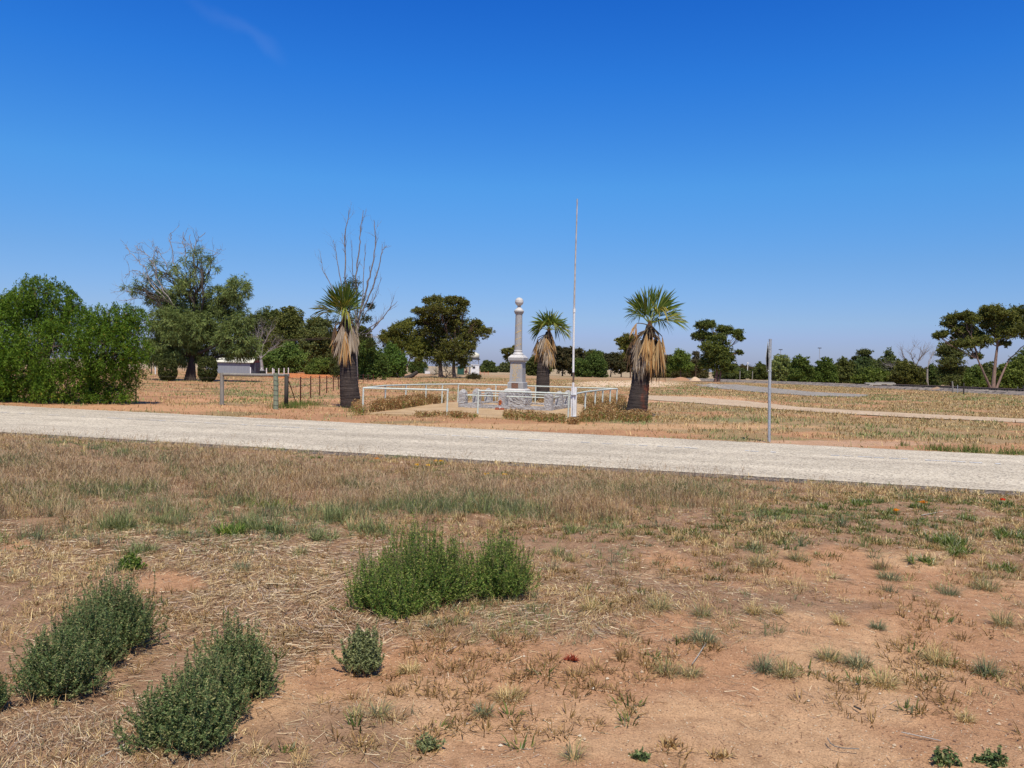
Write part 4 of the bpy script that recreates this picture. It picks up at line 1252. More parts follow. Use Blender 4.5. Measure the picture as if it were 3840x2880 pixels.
    def sp(m_):
        for zc in (3.27, 2.99, 2.72, 2.46):
            def cf_(u, z):
                rr = .1555 - .017 * (z - 2.2) / 1.5 + .002
                a = math.atan2(-math.cos(rz), math.sin(rz)) + u / rr
                return np.array([cx + rr * math.cos(a), cy + rr * math.sin(a), z])
            glyphs(m_, -.13, .17, zc - .05, .045, cf_, .42)
    part('spiral_lettering', sp, M['gold'], parent=colm)
memorial()

def enclosure():
    A = np.array([.95, -.312]); B = np.array([.312, .95])
    FL = np.array([-1.87, 31.85])
    w, dp = 3.42, 2.9
    P = {'fl': FL, 'fr': FL + A * w, 'bl': FL + B * dp, 'br': FL + A * w + B * dp, 'fm': FL + A * w * .475, 'ml': FL + B * dp * .52, 'mr': FL + (A * w) + B * dp * .52, 'bm': FL + A * w * .5 + B * dp}
    c = FL + A * w / 2 + B * dp / 2
    th = thing('granite_enclosure', 'low rough granite kerb with granite posts and pipes around the memorial', 'enclosure', (c[0], c[1], .03))
    o = (c[0], c[1], .03)
    rz = math.atan2(A[1], A[0])
    for i, (k, p) in enumerate(P.items()):
        mb = MB(); rockbox(mb, (p[0], p[1], .02), (.29, .27, .71), rz, .022, 8, .10, 10 + i)
        mb.build('granite_post', M['granite_rock'], th, o)
    for i, (a, b, out) in enumerate((('fl', 'fr', -B), ('bl', 'br', B * 0), ('fl', 'bl', A * 0), ('fr', 'br', A * 0))):
        p, q = P[a], P[b]; d = (q - p) / np.linalg.norm(q - p)
        m_ = (p + q) / 2 + out * .03
        L = np.linalg.norm(q - p) - .22
        mb = MB(); rockbox(mb, (m_[0], m_[1], .02), (L, .24, .15), math.atan2(d[1], d[0]), .02, 22, 0, 30 + i)
        mb.build('kerb', M['granite_rock'], th, o)
    for a, b in (('fl', 'fm'), ('fm', 'fr'), ('bl', 'bm'), ('bm', 'br'), ('fl', 'ml'), ('ml', 'bl'), ('fr', 'mr'), ('mr', 'br')):
        p, q = P[a], P[b]; d = (q - p) / np.linalg.norm(q - p)
        mb = MB(); tube(mb, [[*(p + d * .11), .50], [*(q - d * .11), .50]], .022, 8)
        mb.build('pipe_rail', M['pipe'], th, o, True)
    mb = MB(); z = .034
    ins = [P['fl'] + A * .12 + B * .12, P['fr'] - A * .12 + B * .12, P['br'] - A * .12 - B * .12, P['bl'] + A * .12 - B * .12]
    mb.add([[*p, .10] for p in ins] + [[*p, .02] for p in ins], [[0, 1, 2, 3], [4, 5, 1, 0], [5, 6, 2, 1], [6, 7, 3, 2], [7, 4, 0, 3]])
    mb.build('infill_slab', M['concrete'], th, o)
enclosure()

def railing():
    zr = .83
    left = [(1363, 1455), (1446, 1446), (1523, 1443.6), (1598, 1441.7), (1659, 1441), (1719, 1440)]
    back = [(1719, 1440), (1860, 1443), (2009, 1448.5), (2162, 1453), (2314, 1458)]
    right = [(2314, 1458), (2289, 1459.5), (2261, 1462), (2233, 1465), (2196, 1469.5), (2160, 1476.5)]
    f1 = [(1363, 1455), (1679, 1463)]
    f2 = [(1794, 1465), (2134, 1476.5)]
    base = U(1363, 1455, zr) * [1, 1, 0]
    th = thing('pipe_railing', 'pale green pipe railing around the memorial pad with a gap at the front', 'railing', base)
    def P(l): return np.array([U(a, b, zr) for a, b in l])
    # straighten the side so the rail is smooth
    for l in (left, back, right, f1, f2):
        Q = P(l)
        mb = MB(); tube(mb, Q, .030, 10); mb.build('rail', M['pipe'], th, base, True)
    ps = [(p, False) for p in P(left)] + [(p, False) for p in P(back)[1:]] + [(p, False) for p in P(right)[1:]] + [(P(f1)[1], True), (P(f2)[0], True), (P(f2)[1], True)]
    for p, capd in ps:
        mb = MB()
        top = zr + (.045 if capd else -.01)
        q = p.copy()
        tube(mb, [[q[0] - .012, q[1], -.06], [q[0], q[1], top]], .029, 10)
        tube(mb, [[q[0], q[1], zr - .10], [q[0], q[1], zr - .03]], .032, 10)
        if capd: tube(mb, [[q[0], q[1], zr - .035], [q[0], q[1], zr + .05]], .036, 10)
        mb.build('post', M['pipe'], th, base, True)
railing()

def offering():
    b = Wd(1879, 1534, 31.0)
    b = U(1872, 1537, .03)
    for i, (dx, lab) in enumerate(((-.07, 'left brick at the foot of the flower vase'), (.11, 'right brick at the foot of the flower vase'))):
        p = b + np.array([dx, -.03 * dx, 0])
        mb = MB(); box(mb, p + [0, 0, .04], (.14, .10, .075), -.3); o = mb.build('brick', M['brick'], None, p)
        tag(o, lab, 'brick', 'bricks by the vase')
    v = b + np.array([.02, .06, 0])
    th = thing('flower_vase', 'white vase of faded orange flowers in front of the memorial kerb', 'vase', v)
    mb = MB(); lathe(mb, v[0], v[1], [(.0, .03), (.035, .032), (.045, .09), (.03, .15), (.035, .18)], 16); mb.build('vase', M['white_paint'], th, v, True)
    rng = np.random.default_rng(3); mb = MB()
    C = v + np.array([0, 0, .26]) + rng.normal(size=(160, 3)) * [.035, .03, .055]
    leaves(mb, C, .045, .03, [(.55, .12, .03), (.62, .2, .05), (.35, .1, .04)], rng); mb.build('flowers', M['leaf'], th, v)
offering()

def flagpole():
    dist = 25.2
    base = Gd(2150, dist)
    th = thing('flagpole', 'tall leaning white flagpole with peeling paint clamped to a timber stub', 'flagpole', base)
    W = lambda a, b, dd=0: Wd(a, b, dist + dd)
    def seg(name, pts, r, mat):
        mb = MB(); tube(mb, [W(a, b) for a, b in pts], r, 14); return mb.build(name, mat, th, base, True)
    seg('lower_pole', [(2151, 1590), (2150, 1560), (2150, 1500), (2149.5, 1434)], [.028, .036, .036, .034], M['white_paint'])
    seg('rusted_joint', [(2149.5, 1434), (2151, 1410), (2150, 1395)], [.026, .03, .028], M['brown_steel'])
    seg('middle_pole', [(2149.8, 1396), (2151, 1300), (2153.5, 1165)], [.033, .032, .030], M['white_paint'])
    seg('upper_pole', [(2153.5, 1165), (2157, 1000), (2161, 880), (2164.5, 760)], [.026, .024, .021, .018], M['pole_old'])
    seg('collar', [(2153.2, 1172), (2153.7, 1158)], [.042, .042], M['white_paint'])
    seg('truck', [(2164.4, 762), (2164.8, 746)], [.024, .024], M['galv'])
    mb = MB(); box(mb, W(2158, 1470, .05) * [1, 1, 0] + [0, 0, .52], (.085, .10, 1.06), -.15, taper=.92); mb.build('timber_stub', M['white_paint'], th, base)
    mb = MB(); box(mb, W(2144.5, 1470, .03) * [1, 1, 0] + [0, 0, .56], (.03, .07, .92), -.15); mb.build('steel_channel', M['white_paint'], th, base)
    for y in (1481, 1562):
        mb = MB(); c = W(2151, y, -.02); box(mb, c, (.15, .10, .018), -.15); mb.build('clamp', M['galv'], th, base)
    mb = MB(); p = W(2146, 1481); tube(mb, [W(2147, 1470), W(2149, 1165, -.03), W(2163.5, 765, -.02)], .0035, 4); mb.build('halyard', M['bone_wood'], th, base)
flagpole()

def signpost():
    dist = 19.0
    base = Gd(2884, dist)
    th = thing('sign_post', 'single galvanised steel post at the road edge with a sign plate seen edge on', 'sign post', base)
    W = lambda a, b, dd=0: Wd(a, b, dist + dd)
    mb = MB(); tube(mb, [W(2884, 1672), W(2886, 1450), W(2888.8, 1274)], .033, 18); mb.build('post', M['galv'], th, base, True)
    mb = MB(); tube(mb, [W(2888.7, 1275.5), W(2888.8, 1271)], .036, 18); mb.build('cap', M['galv'], th, base, True)
    for y in (1306, 1391):
        mb = MB(); c = W(2887.5, y); tube(mb, [c - [0, 0, .016], c + [0, 0, .016]], .038, 18)
        box(mb, c + [-.045, 0, 0], (.03, .05, .03)); mb.build('bracket', M['galv'], th, base, True)
    c = W(2879.5, 1338, .02)
    # diamond plate, its plane almost along the line of sight, with a folded lower half
    dirp = nrm(np.array([c[0] - .0, c[1], 0])) ; side_ = np.array([dirp[1], -dirp[0], 0])
    for k, (an, off) in enumerate(((.10, -.012), (-.03, .012))):
        ax = nrm(dirp * math.cos(an) + side_ * math.sin(an)); nn = np.cross(ax, [0, 0, 1.0])
        cc = c + side_ * off
        q = [cc + ax * .34 - [0, 0, .02], cc + [0, 0, .36], cc - ax * .34 - [0, 0, .02], cc - [0, 0, .36]]
        V = [p + nn * .0025 for p in q] + [p - nn * .0025 for p in q]
        mb = MB(); mb.add(V, [[0, 1, 2, 3], [7, 6, 5, 4]] + [[i, 4 + i, 4 + (i + 1) % 4, (i + 1) % 4] for i in range(4)])
        mb.build('sign_plate', M['galv'], th, base)
signpost()

# ------------------------------------------------------------------ fences and gate, left
def vpost(name, label, cat, px, py, ptop, r, mat, group=None, lean=0, sq=False, parent=None, origin=None):
    b = U(px, py); 
    q = Wd(px + lean, ptop, b[1]); h = q[2]
    mb = MB()
    if sq: box(mb, [b[0], b[1], h / 2 - .05], (r * 2, r * 2, h + .1), -.2)
    else: tube(mb, [b - [0, 0, .1], (b + q) / 2 + [r * .1, 0, 0], q], [r * 1.04, r, r * .95], 12)
    if parent: return mb.build(name, mat, parent, origin, True), b, h
    return tag(mb.build(name, mat, None, b, not sq), label, cat, group), b, h

gb = U(832, 1520)
gate = thing('rail_fence', 'log rail fence panel of grey round posts with one dark end post', 'fence', gb)
vpost('post', None, None, 832, 1520, 1398, .075, M['wood_grey'], parent=gate, origin=gb)
_, bE, hE = vpost('end_post', None, None, 1073, 1530, 1404, .055, M['wood_dark'], parent=gate, origin=gb, sq=True, lean=1)
mb = MB(); a = U(832, 1520); a2 = Wd(836, 1404, a[1]); e2 = Wd(1083, 1407, bE[1]); tube(mb, [a2, (a2 + e2) / 2 - [0, 0, .01], e2], [.06, .058, .052], 12)
mb.build('log_rail', M['wood_grey'], gate, gb, True)
mb = MB(); tube(mb, [Wd(1083, 1430, bE[1]), U(1110, 1509)], .018, 6); mb.build('brace', M['rust'], gate, gb)
o, bG, hG = vpost('timber_post', 'thick greenish round post wrapped in wire in front of the log rail', 'post', 1034, 1536, 1399, .085, M['wood_green'])
wb = MB()
for k in range(7):
    z = .15 + k * .17
    a = np.linspace(0, 2 * math.pi, 20)
    tube(wb, np.stack([bG[0] + .09 * np.cos(a), bG[1] + .09 * np.sin(a), z + .01 * np.sin(a * 2)], 1), .005, 4)
wb.build('wire_wrap', M['wire'], o, bG).location = (0, 0, 0)

fb = U(1127, 1511)
fence = thing('wire_fence', 'sagging wire fence on thin rusty steel posts running back past the left palm', 'fence', fb)
fl = [(1127, 1511, 1413), (1165, 1492, 1410), (1199, 1484, 1408), (1225, 1474, 1409), (1250, 1465, 1410), (1269, 1459, 1411), (1343, 1441, 1403), (1362, 1438, 1403), (1380, 1436, 1404), (1400, 1433, 1404)]
bs = []
for (a, b_, t) in fl:
    _, b0, h0 = vpost('steel_post', None, None, a, b_, t, .028, M['rust'], parent=fence, origin=fb)
    bs.append((b0, h0))
pts0 = [(bE, hE)] + bs
for f in (.94, .66, .30):
    P = []
    for i in range(len(pts0) - 1):
        (p, h), (q, g) = pts0[i], pts0[i + 1]
        for t in np.linspace(0, 1, 5)[:-1]:
            P.append(p + (q - p) * t + np.array([0, 0, (h + (g - h) * t) * f - .05 * math.sin(math.pi * t)]))
    mb = MB(); tube(mb, P, .009 if f > .5 else .006, 4); mb.build('wire', M['wire'], fence, fb)
lb = U(510, 1506)
lf = thing('wire_fence', 'low thin wire fence between the pepper tree and the log rail with one dark picket', 'fence', lb)
vpost('steel_post', None, None, 510, 1506, 1408, .022, M['wood_dark'], parent=lf, origin=lb)
a0, a1 = U(420, 1506), U(832, 1520)
for z in (.25, .5, .75, 1.0):
    mb = MB(); k = np.linspace(0, 1, 12)[:, None]; tube(mb, a0 + (a1 - a0) * k + np.array([0, 0, z]) - np.array([0, 0, .03]) * np.sin(k * math.pi * 2) ** 2, .0035, 4); mb.build('wire', M['wire'], lf, lb)

# ------------------------------------------------------------------ shed and things on the left
def shed():
    d = 108; s = d / FPX
    base = Gd(880, d)
    th = thing('shed', 'long low grey shed with a cream roof behind the weeping tree', 'shed', base)
    x0, x1 = Wd(772, 1395, d)[0], Wd(938, 1395, d)[0]
    y0, y1 = d, d + 2.4
    zw = Wd(900, 1358, d)[2]; zr = Wd(900, 1343, d)[2] + .12
    mb = MB(); ym = (y0 + y1) / 2
    V = [[x0, y0, 0], [x1, y0, 0], [x1, y1, 0], [x0, y1, 0], [x0, y0, zw], [x1, y0, zw], [x1, y1, zw], [x0, y1, zw]]
    mb.add(V, [[0, 1, 5, 4], [2, 3, 7, 6], [3, 0, 4, 7]]); mb.build('wall', M['shed_wall'], th, base)
    xe = x1 + .55
    mb = MB(); mb.add([[x1, y0 + .01, 0], [xe, y0 + .6, 0], [xe, y1, 0], [x1, y0 + .01, zw], [xe, y0 + .6, zw], [xe, y1, zw]], [[0, 1, 4, 3], [1, 2, 5, 4]]); mb.build('end_wall', M['darkgrey'], th, base)
    mb = MB(); mb.add([[xe, y0, zw - .03], [xe, y1, zw - .03], [xe, ym, zr], [xe - .08, y0, zw - .03], [xe - .08, y1, zw - .03], [xe - .08, ym, zr]], [[0, 1, 2], [5, 4, 3]]); mb.build('gable', M['redbrown'], th, base)
    mb = MB(); e = .25
    for sgn, ya in ((1, y0 - e), (-1, y1 + e)):
        zz = zw - .06
        t = .05
        mb.add([[x0 - e, ya, zz], [xe - .1, ya, zz], [xe - .1, ym, zr], [x0 - e, ym, zr], [x0 - e, ya, zz + t], [xe - .1, ya, zz + t], [xe - .1, ym, zr + t], [x0 - e, ym, zr + t]],
               [[0, 1, 2, 3], [7, 6, 5, 4], [0, 4, 5, 1], [1, 5, 6, 2], [2, 6, 7, 3], [3, 7, 4, 0]])
    mb.build('roof', M['cream'], th, base)
shed()
t0 = Gd(981, 112)
th = thing('tyre_trough', 'dark ribbed round trough with a pale slab on top beside the shed', 'trough', t0)
mb = MB(); lathe(mb, t0[0], t0[1], [(.0, 0.0), (.66, 0.0), (.70, .1), (.66, .2), (.7, .3), (.66, .42), (.6, .46), (0, .46)], 24); mb.build('tyre', M['rubber'], th, t0)
mb = MB(); box(mb, t0 + [-.1, 0, .53], (.9, .5, .1)); box(mb, t0 + [.05, 0, .72], (.2, .3, .3)); mb.build('slab', M['white_paint'], th, t0)
wfb = Gd(1000, 110)
wf = thing('post_fence', 'row of short white fence posts in front of the dark bush', 'fence', wfb)
for a, tp in ((940, 1377), (1000, 1380), (1023, 1380), (1028, 1384), (1046, 1381), (1066, 1380), (1082, 1379)):
    g = Gd(a, 110 + (a - 1000) * .06); h = Wd(a, tp, g[1])[2]
    mb = MB(); box(mb, g + [0, 0, h / 2], (.11, .11, h)); mb.build('post', M['white_paint'], wf, wfb)
for k, zf in enumerate((.75, 1.1)):
    mb = MB(); a = Gd(940, 108); b2 = Gd(1082, 115); tube(mb, [a + [0, 0, zf * .7], b2 + [0, 0, zf * .7]], .01, 4); mb.build('wire', M['wire'], wf, wfb)
for a, lab in ((569, 'thin dark far post left of the pair seen between the two big left trees'), (583, 'pale far post seen between the two big left trees')):
    g = Gd(a, 92); mb = MB(); tube(mb, [g, g + [0, 0, 1.25]], .06, 8)
    tag(mb.build('fence_post', M['white_paint'] if a > 575 else M['wood_dark'], None, g), lab, 'post', None)
g = Gd(1165, 128)
th = thing('broken_wall', 'low pale broken concrete wall on the far paddock left of the first palm', 'wall', g)
mb = MB()
for a, w, h in ((1140, 1.5, 1.0), (1165, 1.3, .95), (1192, 1.1, .95)): box(mb, Gd(a, 128) + [0, 0, h / 2 + .1], (w * .7, .3, h * .8))
box(mb, Gd(1166, 128) + [0, .02, 1.0], (3.2, .5, .2)); mb.build('wall', M['concrete'], th, g)
# power pole and lines
g = Gd(1392, 100)
th = thing('power_pole', 'grey timber power pole with crossarm behind the bare tree', 'power pole', g)
h = Wd(1391, 1252, 100)[2]
mb = MB(); tube(mb, [g, g + [-.03, 0, h]], [.16, .12], 10); mb.build('pole', M['wood_grey'], th, g, True)
mb = MB(); box(mb, g + [0, 0, h - .35], (1.7, .12, .12), .5); xarm = mb.build('crossarm', M['wood_grey'], th, g)
for k in (-.7, 0, .7):
    mb = MB(); q = g + np.array([k * .88, k * .48, h - .22]); lathe(mb, q[0], q[1], [(.03, q[2] - .08), (.06, q[2]), (.03, q[2] + .08)], 8); mb.build('insulator', M['white_paint'], xarm, g)
for k, lab in ((-.7, 'upper'), (.7, 'lower')):
    q = g + np.array([k * .88, k * .48, h - .1]); e = Wd(560, 1262 + (8 if k > 0 else 0), 128)
    t = np.linspace(0, 1, 16)[:, None]
    P = q + (e - q) * t - np.array([0, 0, 1.0]) * (1.1 * 4 * t * (1 - t)) * .6
    mb = MB(); tube(mb, P, .018, 4); mb.build('power_line', M['wire'], th, g)
# fallen timber in front of the gums
def logthing(label, pts, r, mat, name='fallen_log'):
    P = np.array([p for p in pts]); b = P[0] * [1, 1, 0]
    mb = MB(); k = np.linspace(0, len(P) - 1, len(P) * 4)
    Q = np.stack([np.interp(k, np.arange(len(P)), P[:, i]) for i in range(3)], 1)
    tube(mb, Q, np.linspace(r[0], r[1], len(Q)), 9)
    return tag(mb.build(name, mat, None, b, True), label, 'log')
logthing('thin bleached log leaning up in front of the orange barked gum', [Wd(1504, 1420, 104), Wd(1488, 1398, 104), Wd(1474, 1375, 104)], (.22, .09), M['bone_wood'])
logthing('thick dark fallen log with a raised end in front of the gums', [Wd(1518, 1420, 104), Wd(1540, 1412, 104), Wd(1566, 1395, 104)], (.34, .22), M['wood_dark'])
dead_tree('fallen_branches', 'tangle of dark fallen branches at the foot of the two trunks of the big gum', 1665, 108, (1672, 1415, 3),
          [([(1640, 1402), (1615, 1412)], 2.5), ([(1655, 1400), (1640, 1415)], 2.2), ([(1690, 1395), (1720, 1415)], 2.5), ([(1680, 1390), (1650, 1398), (1612, 1408)], 2.5), ([(1700, 1400), (1735, 1418)], 2.5), ([(1672, 1385), (1690, 1412)], 2)],
          (.09, .075, .065), 88, tw=5, tl=1.2)
# water tank on its stand, kiosk and bits
d = 172
g = Gd(1778, d)
th = thing('water_tank', 'pale water tank raised on a steel stand behind the big gum', 'water tank', g)
zt, zb = Wd(1778, 1327, d)[2], Wd(1778, 1345, d)[2]
mb = MB(); lathe(mb, g[0], g[1], [(0, zb), (1.05, zb), (1.05, zt - .1), (.95, zt), (.3, zt + .35), (0, zt + .4)], 20); mb.build('tank', M['cream'], th, g, True)
mb = MB(); box(mb, g + [0, 0, zb - .12], (2.4, 2.4, .2)); mb.build('platform', M['wood_dark'], th, g)
for i, (a, b) in enumerate(((-1, -1), (1, -1), (1, 1), (-1, 1))):
    mb = MB(); tube(mb, [g + [a, b, 0], g + [a * .9, b * .9, zb - .2]], .06, 6); mb.build('leg', M['galv'], th, g)
mb = MB(); tube(mb, [g + [-.9, -.9, zb * .55], g + [.9, -.9, zb - .2]], .04, 5); tube(mb, [g + [.9, -.9, zb * .55], g + [-.9, -.9, zb - .2]], .04, 5); mb.build('cross_brace', M['galv'], th, g)
d = 160; g = Gd(1781, d)
th = thing('pump_hut', 'small white hut with a dark window below the water tank', 'hut', g)
h = Wd(1781, 1369, d)[2]
mb = MB(); box(mb, g + [0, .8, h / 2], (1.65, 1.5, h), 0.0, taper=.94); mb.build('wall', M['white_paint'], th, g)
mb = MB(); box(mb, g + [-.2, .02, h * .78], (.5, .1, .35)); mb.build('window', M['glass_dark'], th, g)
mb = MB(); box(mb, g + [0, .8, h + .05], (1.7, 1.55, .1)); mb.build('roof', M['white_paint'], th, g)
g = Gd(1727, 158); th = thing('tin_shed', 'dark green tin shed half hidden behind the right trunk of the big gum', 'shed', g)
mb = MB(); frust(mb, g[0], g[1] + .8, 0, [(.62, 0), (.62, 1.5)]); mb.build('wall', M['green_tin'], th, g)
mb = MB(); frust(mb, g[0], g[1] + .8, 0, [(.70, 1.5), (.68, 1.56), (.1, 1.75)]); mb.build('roof', M['green_tin'], th, g)
g = Gd(1748, 160); th = thing('farm_machine', 'small red and black machine beside the white hut', 'machine', g)
mb = MB(); box(mb, g + [0, 0, .6], (.5, .8, .4)); box(mb, g + [.1, 0, .95], (.2, .4, .35)); mb.build('body', M['redbrown'], th, g)
for k in (-.28, .3):
    mb = MB(); a = np.linspace(0, 2 * math.pi, 14); tube(mb, np.stack([g[0] + k + .25 * np.cos(a), np.full(14, g[1] - .3), .3 + .25 * np.sin(a)], 1), .07, 6); mb.build('wheel', M['rubber'], th, g)
g = Gd(1612, 165); th = thing('mesh_cage', 'pale green mesh stock cage under the trees left of the big gum', 'cage', g)
mb = MB(); hw, hh = 1.15, 1.1
for a in np.linspace(-hw, hw, 9): tube(mb, [g + [a, 0, 0], g + [a, 0, hh]], .018, 4)
for z in np.linspace(.05, hh, 6): tube(mb, [g + [-hw, 0, z], g + [hw, 0, z]], .018, 4)
mb.build('mesh_panel', M['galv'], th, g)
for a in (-hw, hw):
    for b in (0, 1.6):
        mb = MB(); tube(mb, [g + [a, b, 0], g + [a, b, hh + .05]], .035, 5); mb.build('frame_post', M['green_tin'], th, g)
g = Gd(1604, 158); mb = MB(); box(mb, g + [0, 0, .3], (.95, .5, .5)); box(mb, g + [0, 0, .57], (1.0, .55, .05)); tag(mb.build('storage_box', M['white_paint'], None, g), 'white box in front of the mesh cage', 'box')
g = Gd(1570, 175); mb = MB(); box(mb, g + [0, 0, .35], (2.6, .25, .6)); box(mb, g + [0, 0, .68], (2.7, .35, .07)); tag(mb.build('low_wall', M['cream'], None, g), 'low cream wall seen under the crown of the orange barked gum', 'wall')
g = Gd(1820, 165); th = thing('barrier_mesh', 'orange plastic barrier mesh on stakes right of the white hut', 'barrier', g)
for a in (-1.0, -.2, .6):
    mb = MB(); tube(mb, [g + [a, 0, 0], g + [a, 0, .75]], .03, 5); mb.build('stake', M['orange_plastic'], th, g)
mb = MB()
for z in (.25, .5): tube(mb, [g + [-1.1, 0, z], g + [-.2, 0, z - .06], g + [.7, 0, z]], .018, 5)
mb.build('mesh', M['orange_plastic'], th, g)
shrub('small dead looking bush right of the fallen branches', 1775, 104, 1750, 1800, 1400, REDDK, 90, n=3, leaf=(.16, .07))
# round sign far off
g = Gd(2107, 190); th = thing('road_sign', 'small round white sign on a thin pole far behind the flagpole', 'sign', g)
h = Wd(2107, 1376, 190)[2]
mb = MB(); tube(mb, [g, g + [0, 0, h]], .045, 6); mb.build('pole', M['galv'], th, g)
mb = MB(); a = np.arange(16) * math.pi / 8; c1 = np.stack([g[0] + .36 * np.cos(a), np.full(16, g[1] - .06), h + .36 * np.sin(a)], 1)
mb.add(c1, [list(range(16))]); mb.add(c1 + [0, .04, 0], [list(range(16))[::-1]]); mb.add(np.concatenate([c1, c1 + [0, .04, 0]]), [[i, (i + 1) % 16, 16 + (i + 1) % 16, 16 + i] for i in range(16)]); mb.build('disc', M['white_paint'], th, g)
def mound(name, label, px, dist, wpx, h, mat_c, seed, rugged=.12, mat=None):
    g = Gd(px, dist); w = wpx * dist / FPX / 2
    n = 26; r = np.linspace(0, 1, n); a = np.arange(48) * 2 * math.pi / 48
    A, R = np.meshgrid(a, r)
    x, y = g[0] + np.cos(A) * R * w, g[1] + np.sin(A) * R * w * .8
    z = h * (1 - R ** 1.6) * (.75 + .5 * fbm(x * .8, y * .8, seed)) + (fbm(x * 3, y * 3, seed + 2) - .5) * rugged * (1 - R) - .03
    i = np.arange(n - 1)[:, None] * 48; j = np.arange(48)[None, :]; j2 = (j + 1) % 48
    mb = MB(); mb.add(np.stack([x, y, z], -1).reshape(-1, 3), np.stack([i + j, i + 48 + j, i + 48 + j2, i + j2], -1).reshape(-1, 4), mat_c)
    return tag(mb.build(name, mat or M['ground'], None, g, True), label, 'mound')
mound('dirt_mound', 'low orange dirt mound left of the pale heap under the tall gum', 2550, 140, 90, .6, (.34, .19, .11), 1)
mound('dirt_mound', 'pale sand heap between the orange mound and the tall gum', 2608, 138, 46, .8, (.52, .38, .26), 2)
mound('gravel_heap', 'long low heap of dark gravel in front of the tall gum', 2675, 88, 110, .38, (1, 1, 1), 3, .15, M['grey_gravel'])
mound('dirt_mound', 'small brown mound on the railway bank near the dead branches', 3512, 92, 60, .5, (.30, .2, .13), 5)
# far poles
for px, yt, dd, lab, gp in ((2758, 1362, 210, 'left one of the two thin white light poles', 'white light poles'), (2803, 1362, 210, 'right one of the two thin white light poles', 'white light poles'),
                    (2925, 1312, 260, 'dark mast with a lamp head rising behind the pale green tree', None), (3071, 1306, 270, 'thin mast rising above the green bush', None)):
    g = Gd(px, dd); h = Wd(px, yt, dd)[2]; th = thing('light_pole', lab, 'pole', g, gp)
    mt = M['white_paint'] if dd < 220 else M['galv']
    mb = MB(); tube(mb, [g, g + [0, 0, h]], .09, 6); mb.build('pole', mt, th, g)
    mb = MB(); box(mb, g + [0, 0, h + .08], (.5 if dd < 220 else 1.1, .3, .25)); mb.build('lamp_head', M['darkgrey'] if dd > 220 else mt, th, g)
for px, lab in ((2775, 'grey timber post between the two white light poles'), (2822, 'grey timber post right of the white light poles')):
    g = Gd(px, 180); mb = MB(); tube(mb, [g, g + [0, 0, 1.9]], .09, 6); tag(mb.build('fence_post', M['wood_grey'], None, g), lab, 'post')

# railway bank and line
def railway():
    top = PX([(2560, 1424), (3000, 1441), (3300, 1455), (3560, 1466), (3840, 1480), (4300, 1503)])
    c = np.array(top)
    k = np.linspace(0, len(c) - 1, 160); L = np.stack([np.interp(k, np.arange(len(c)), c[:, i]) for i in range(3)], 1)
    d = nrm(np.gradient(L, axis=0)); nn = np.stack([-d[:, 1], d[:, 0], 0 * d[:, 0]], 1)
    prof = [(-3.2, -.03), (-2.1, .22), (-1.5, .34), (1.5, .34), (2.6, .2), (3.4, -.03)]
    V = np.concatenate([L + nn * a + np.array([0, 0, b]) for a, b in prof])
    V[:, 2] += (fbm(V[:, 0] * 2, V[:, 1] * 2, 6) - .5) * .16
    n = len(L); i = np.arange(n - 1)
    mb = MB(); mb.add(V, np.concatenate([np.stack([q * n + i, (q + 1) * n + i, (q + 1) * n + i + 1, q * n + i + 1], 1) for q in range(len(prof) - 1)]))
    o = mb.build('railway_bank', M['ballast']); o.data.flip_normals() if o.data.polygons[0].normal.z < 0 else None
    tag(o, kind='structure')
    # the line starts beyond the sleeper pile
    px, _, _ = proj(L)
    S = L[px > 3330]; sn = nn[px > 3330]
    th = thing('railway_track', 'single dark railway line running along the stone bank at the right', 'railway track', S[0])
    for a in (-.72, .72):
        mb = MB(); tube(mb, S + sn * a + np.array([0, 0, .50]), .055, 6); mb.build('rail', M['brown_steel'], th, S[0])
    mb = MB(); q = 0
    T = np.linspace(0, len(S) - 1, 90)
    for t in T:
        p = np.array([np.interp(t, np.arange(len(S)), S[:, j]) for j in range(3)]); s2 = sn[int(t)]
        box(mb, p + [0, 0, .40], (2.4, .24, .13), math.atan2(s2[1], s2[0]))
    mb.build('sleepers', M['wood_dark'], th, S[0])['kind'] = 'stuff'
railway()
g = U(3325, 1462); th = thing('sleeper_pile', 'pile of pale sawn sleepers dumped on the railway bank', 'timber pile', g)
rg = np.random.default_rng(6)
for k in range(7):
    mb = MB(); box(mb, g + [rg.uniform(-.6, .6), 1.6 + rg.uniform(-.4, .4), .45 + .11 * (k // 2)], (2.2, .24, .13), rg.uniform(-.35, .35)); mb.build('sleeper', M['bone_wood'] if k != 6 else M['wood_grey'], th, g)
for px, yb, yt, lean, r, mt, lab in ((3574, 1474, 1430, -3, .07, M['wood_grey'], 'leaning grey post with a bent top beside the railway'), (3591, 1474, 1444, 0, .035, M['galv'], 'thin pale stake between the leaning post and the dark post'),
                                (3614, 1479, 1436, 0, .06, M['wood_dark'], 'dark upright post beside the railway'), (3648, 1468, 1444, 0, .04, M['wood_dark'], 'thin far post right of the dark upright post'),
                                (3816, 1478, 1450, 0, .04, M['wood_grey'], 'thin post near the right edge beyond the railway'), (3837, 1480, 1446, 0, .07, M['wood_dark'], 'dark post at the right edge beyond the railway')):
    vpost('fence_post', lab, 'post', px, yb, yt, r, mt, None, lean)

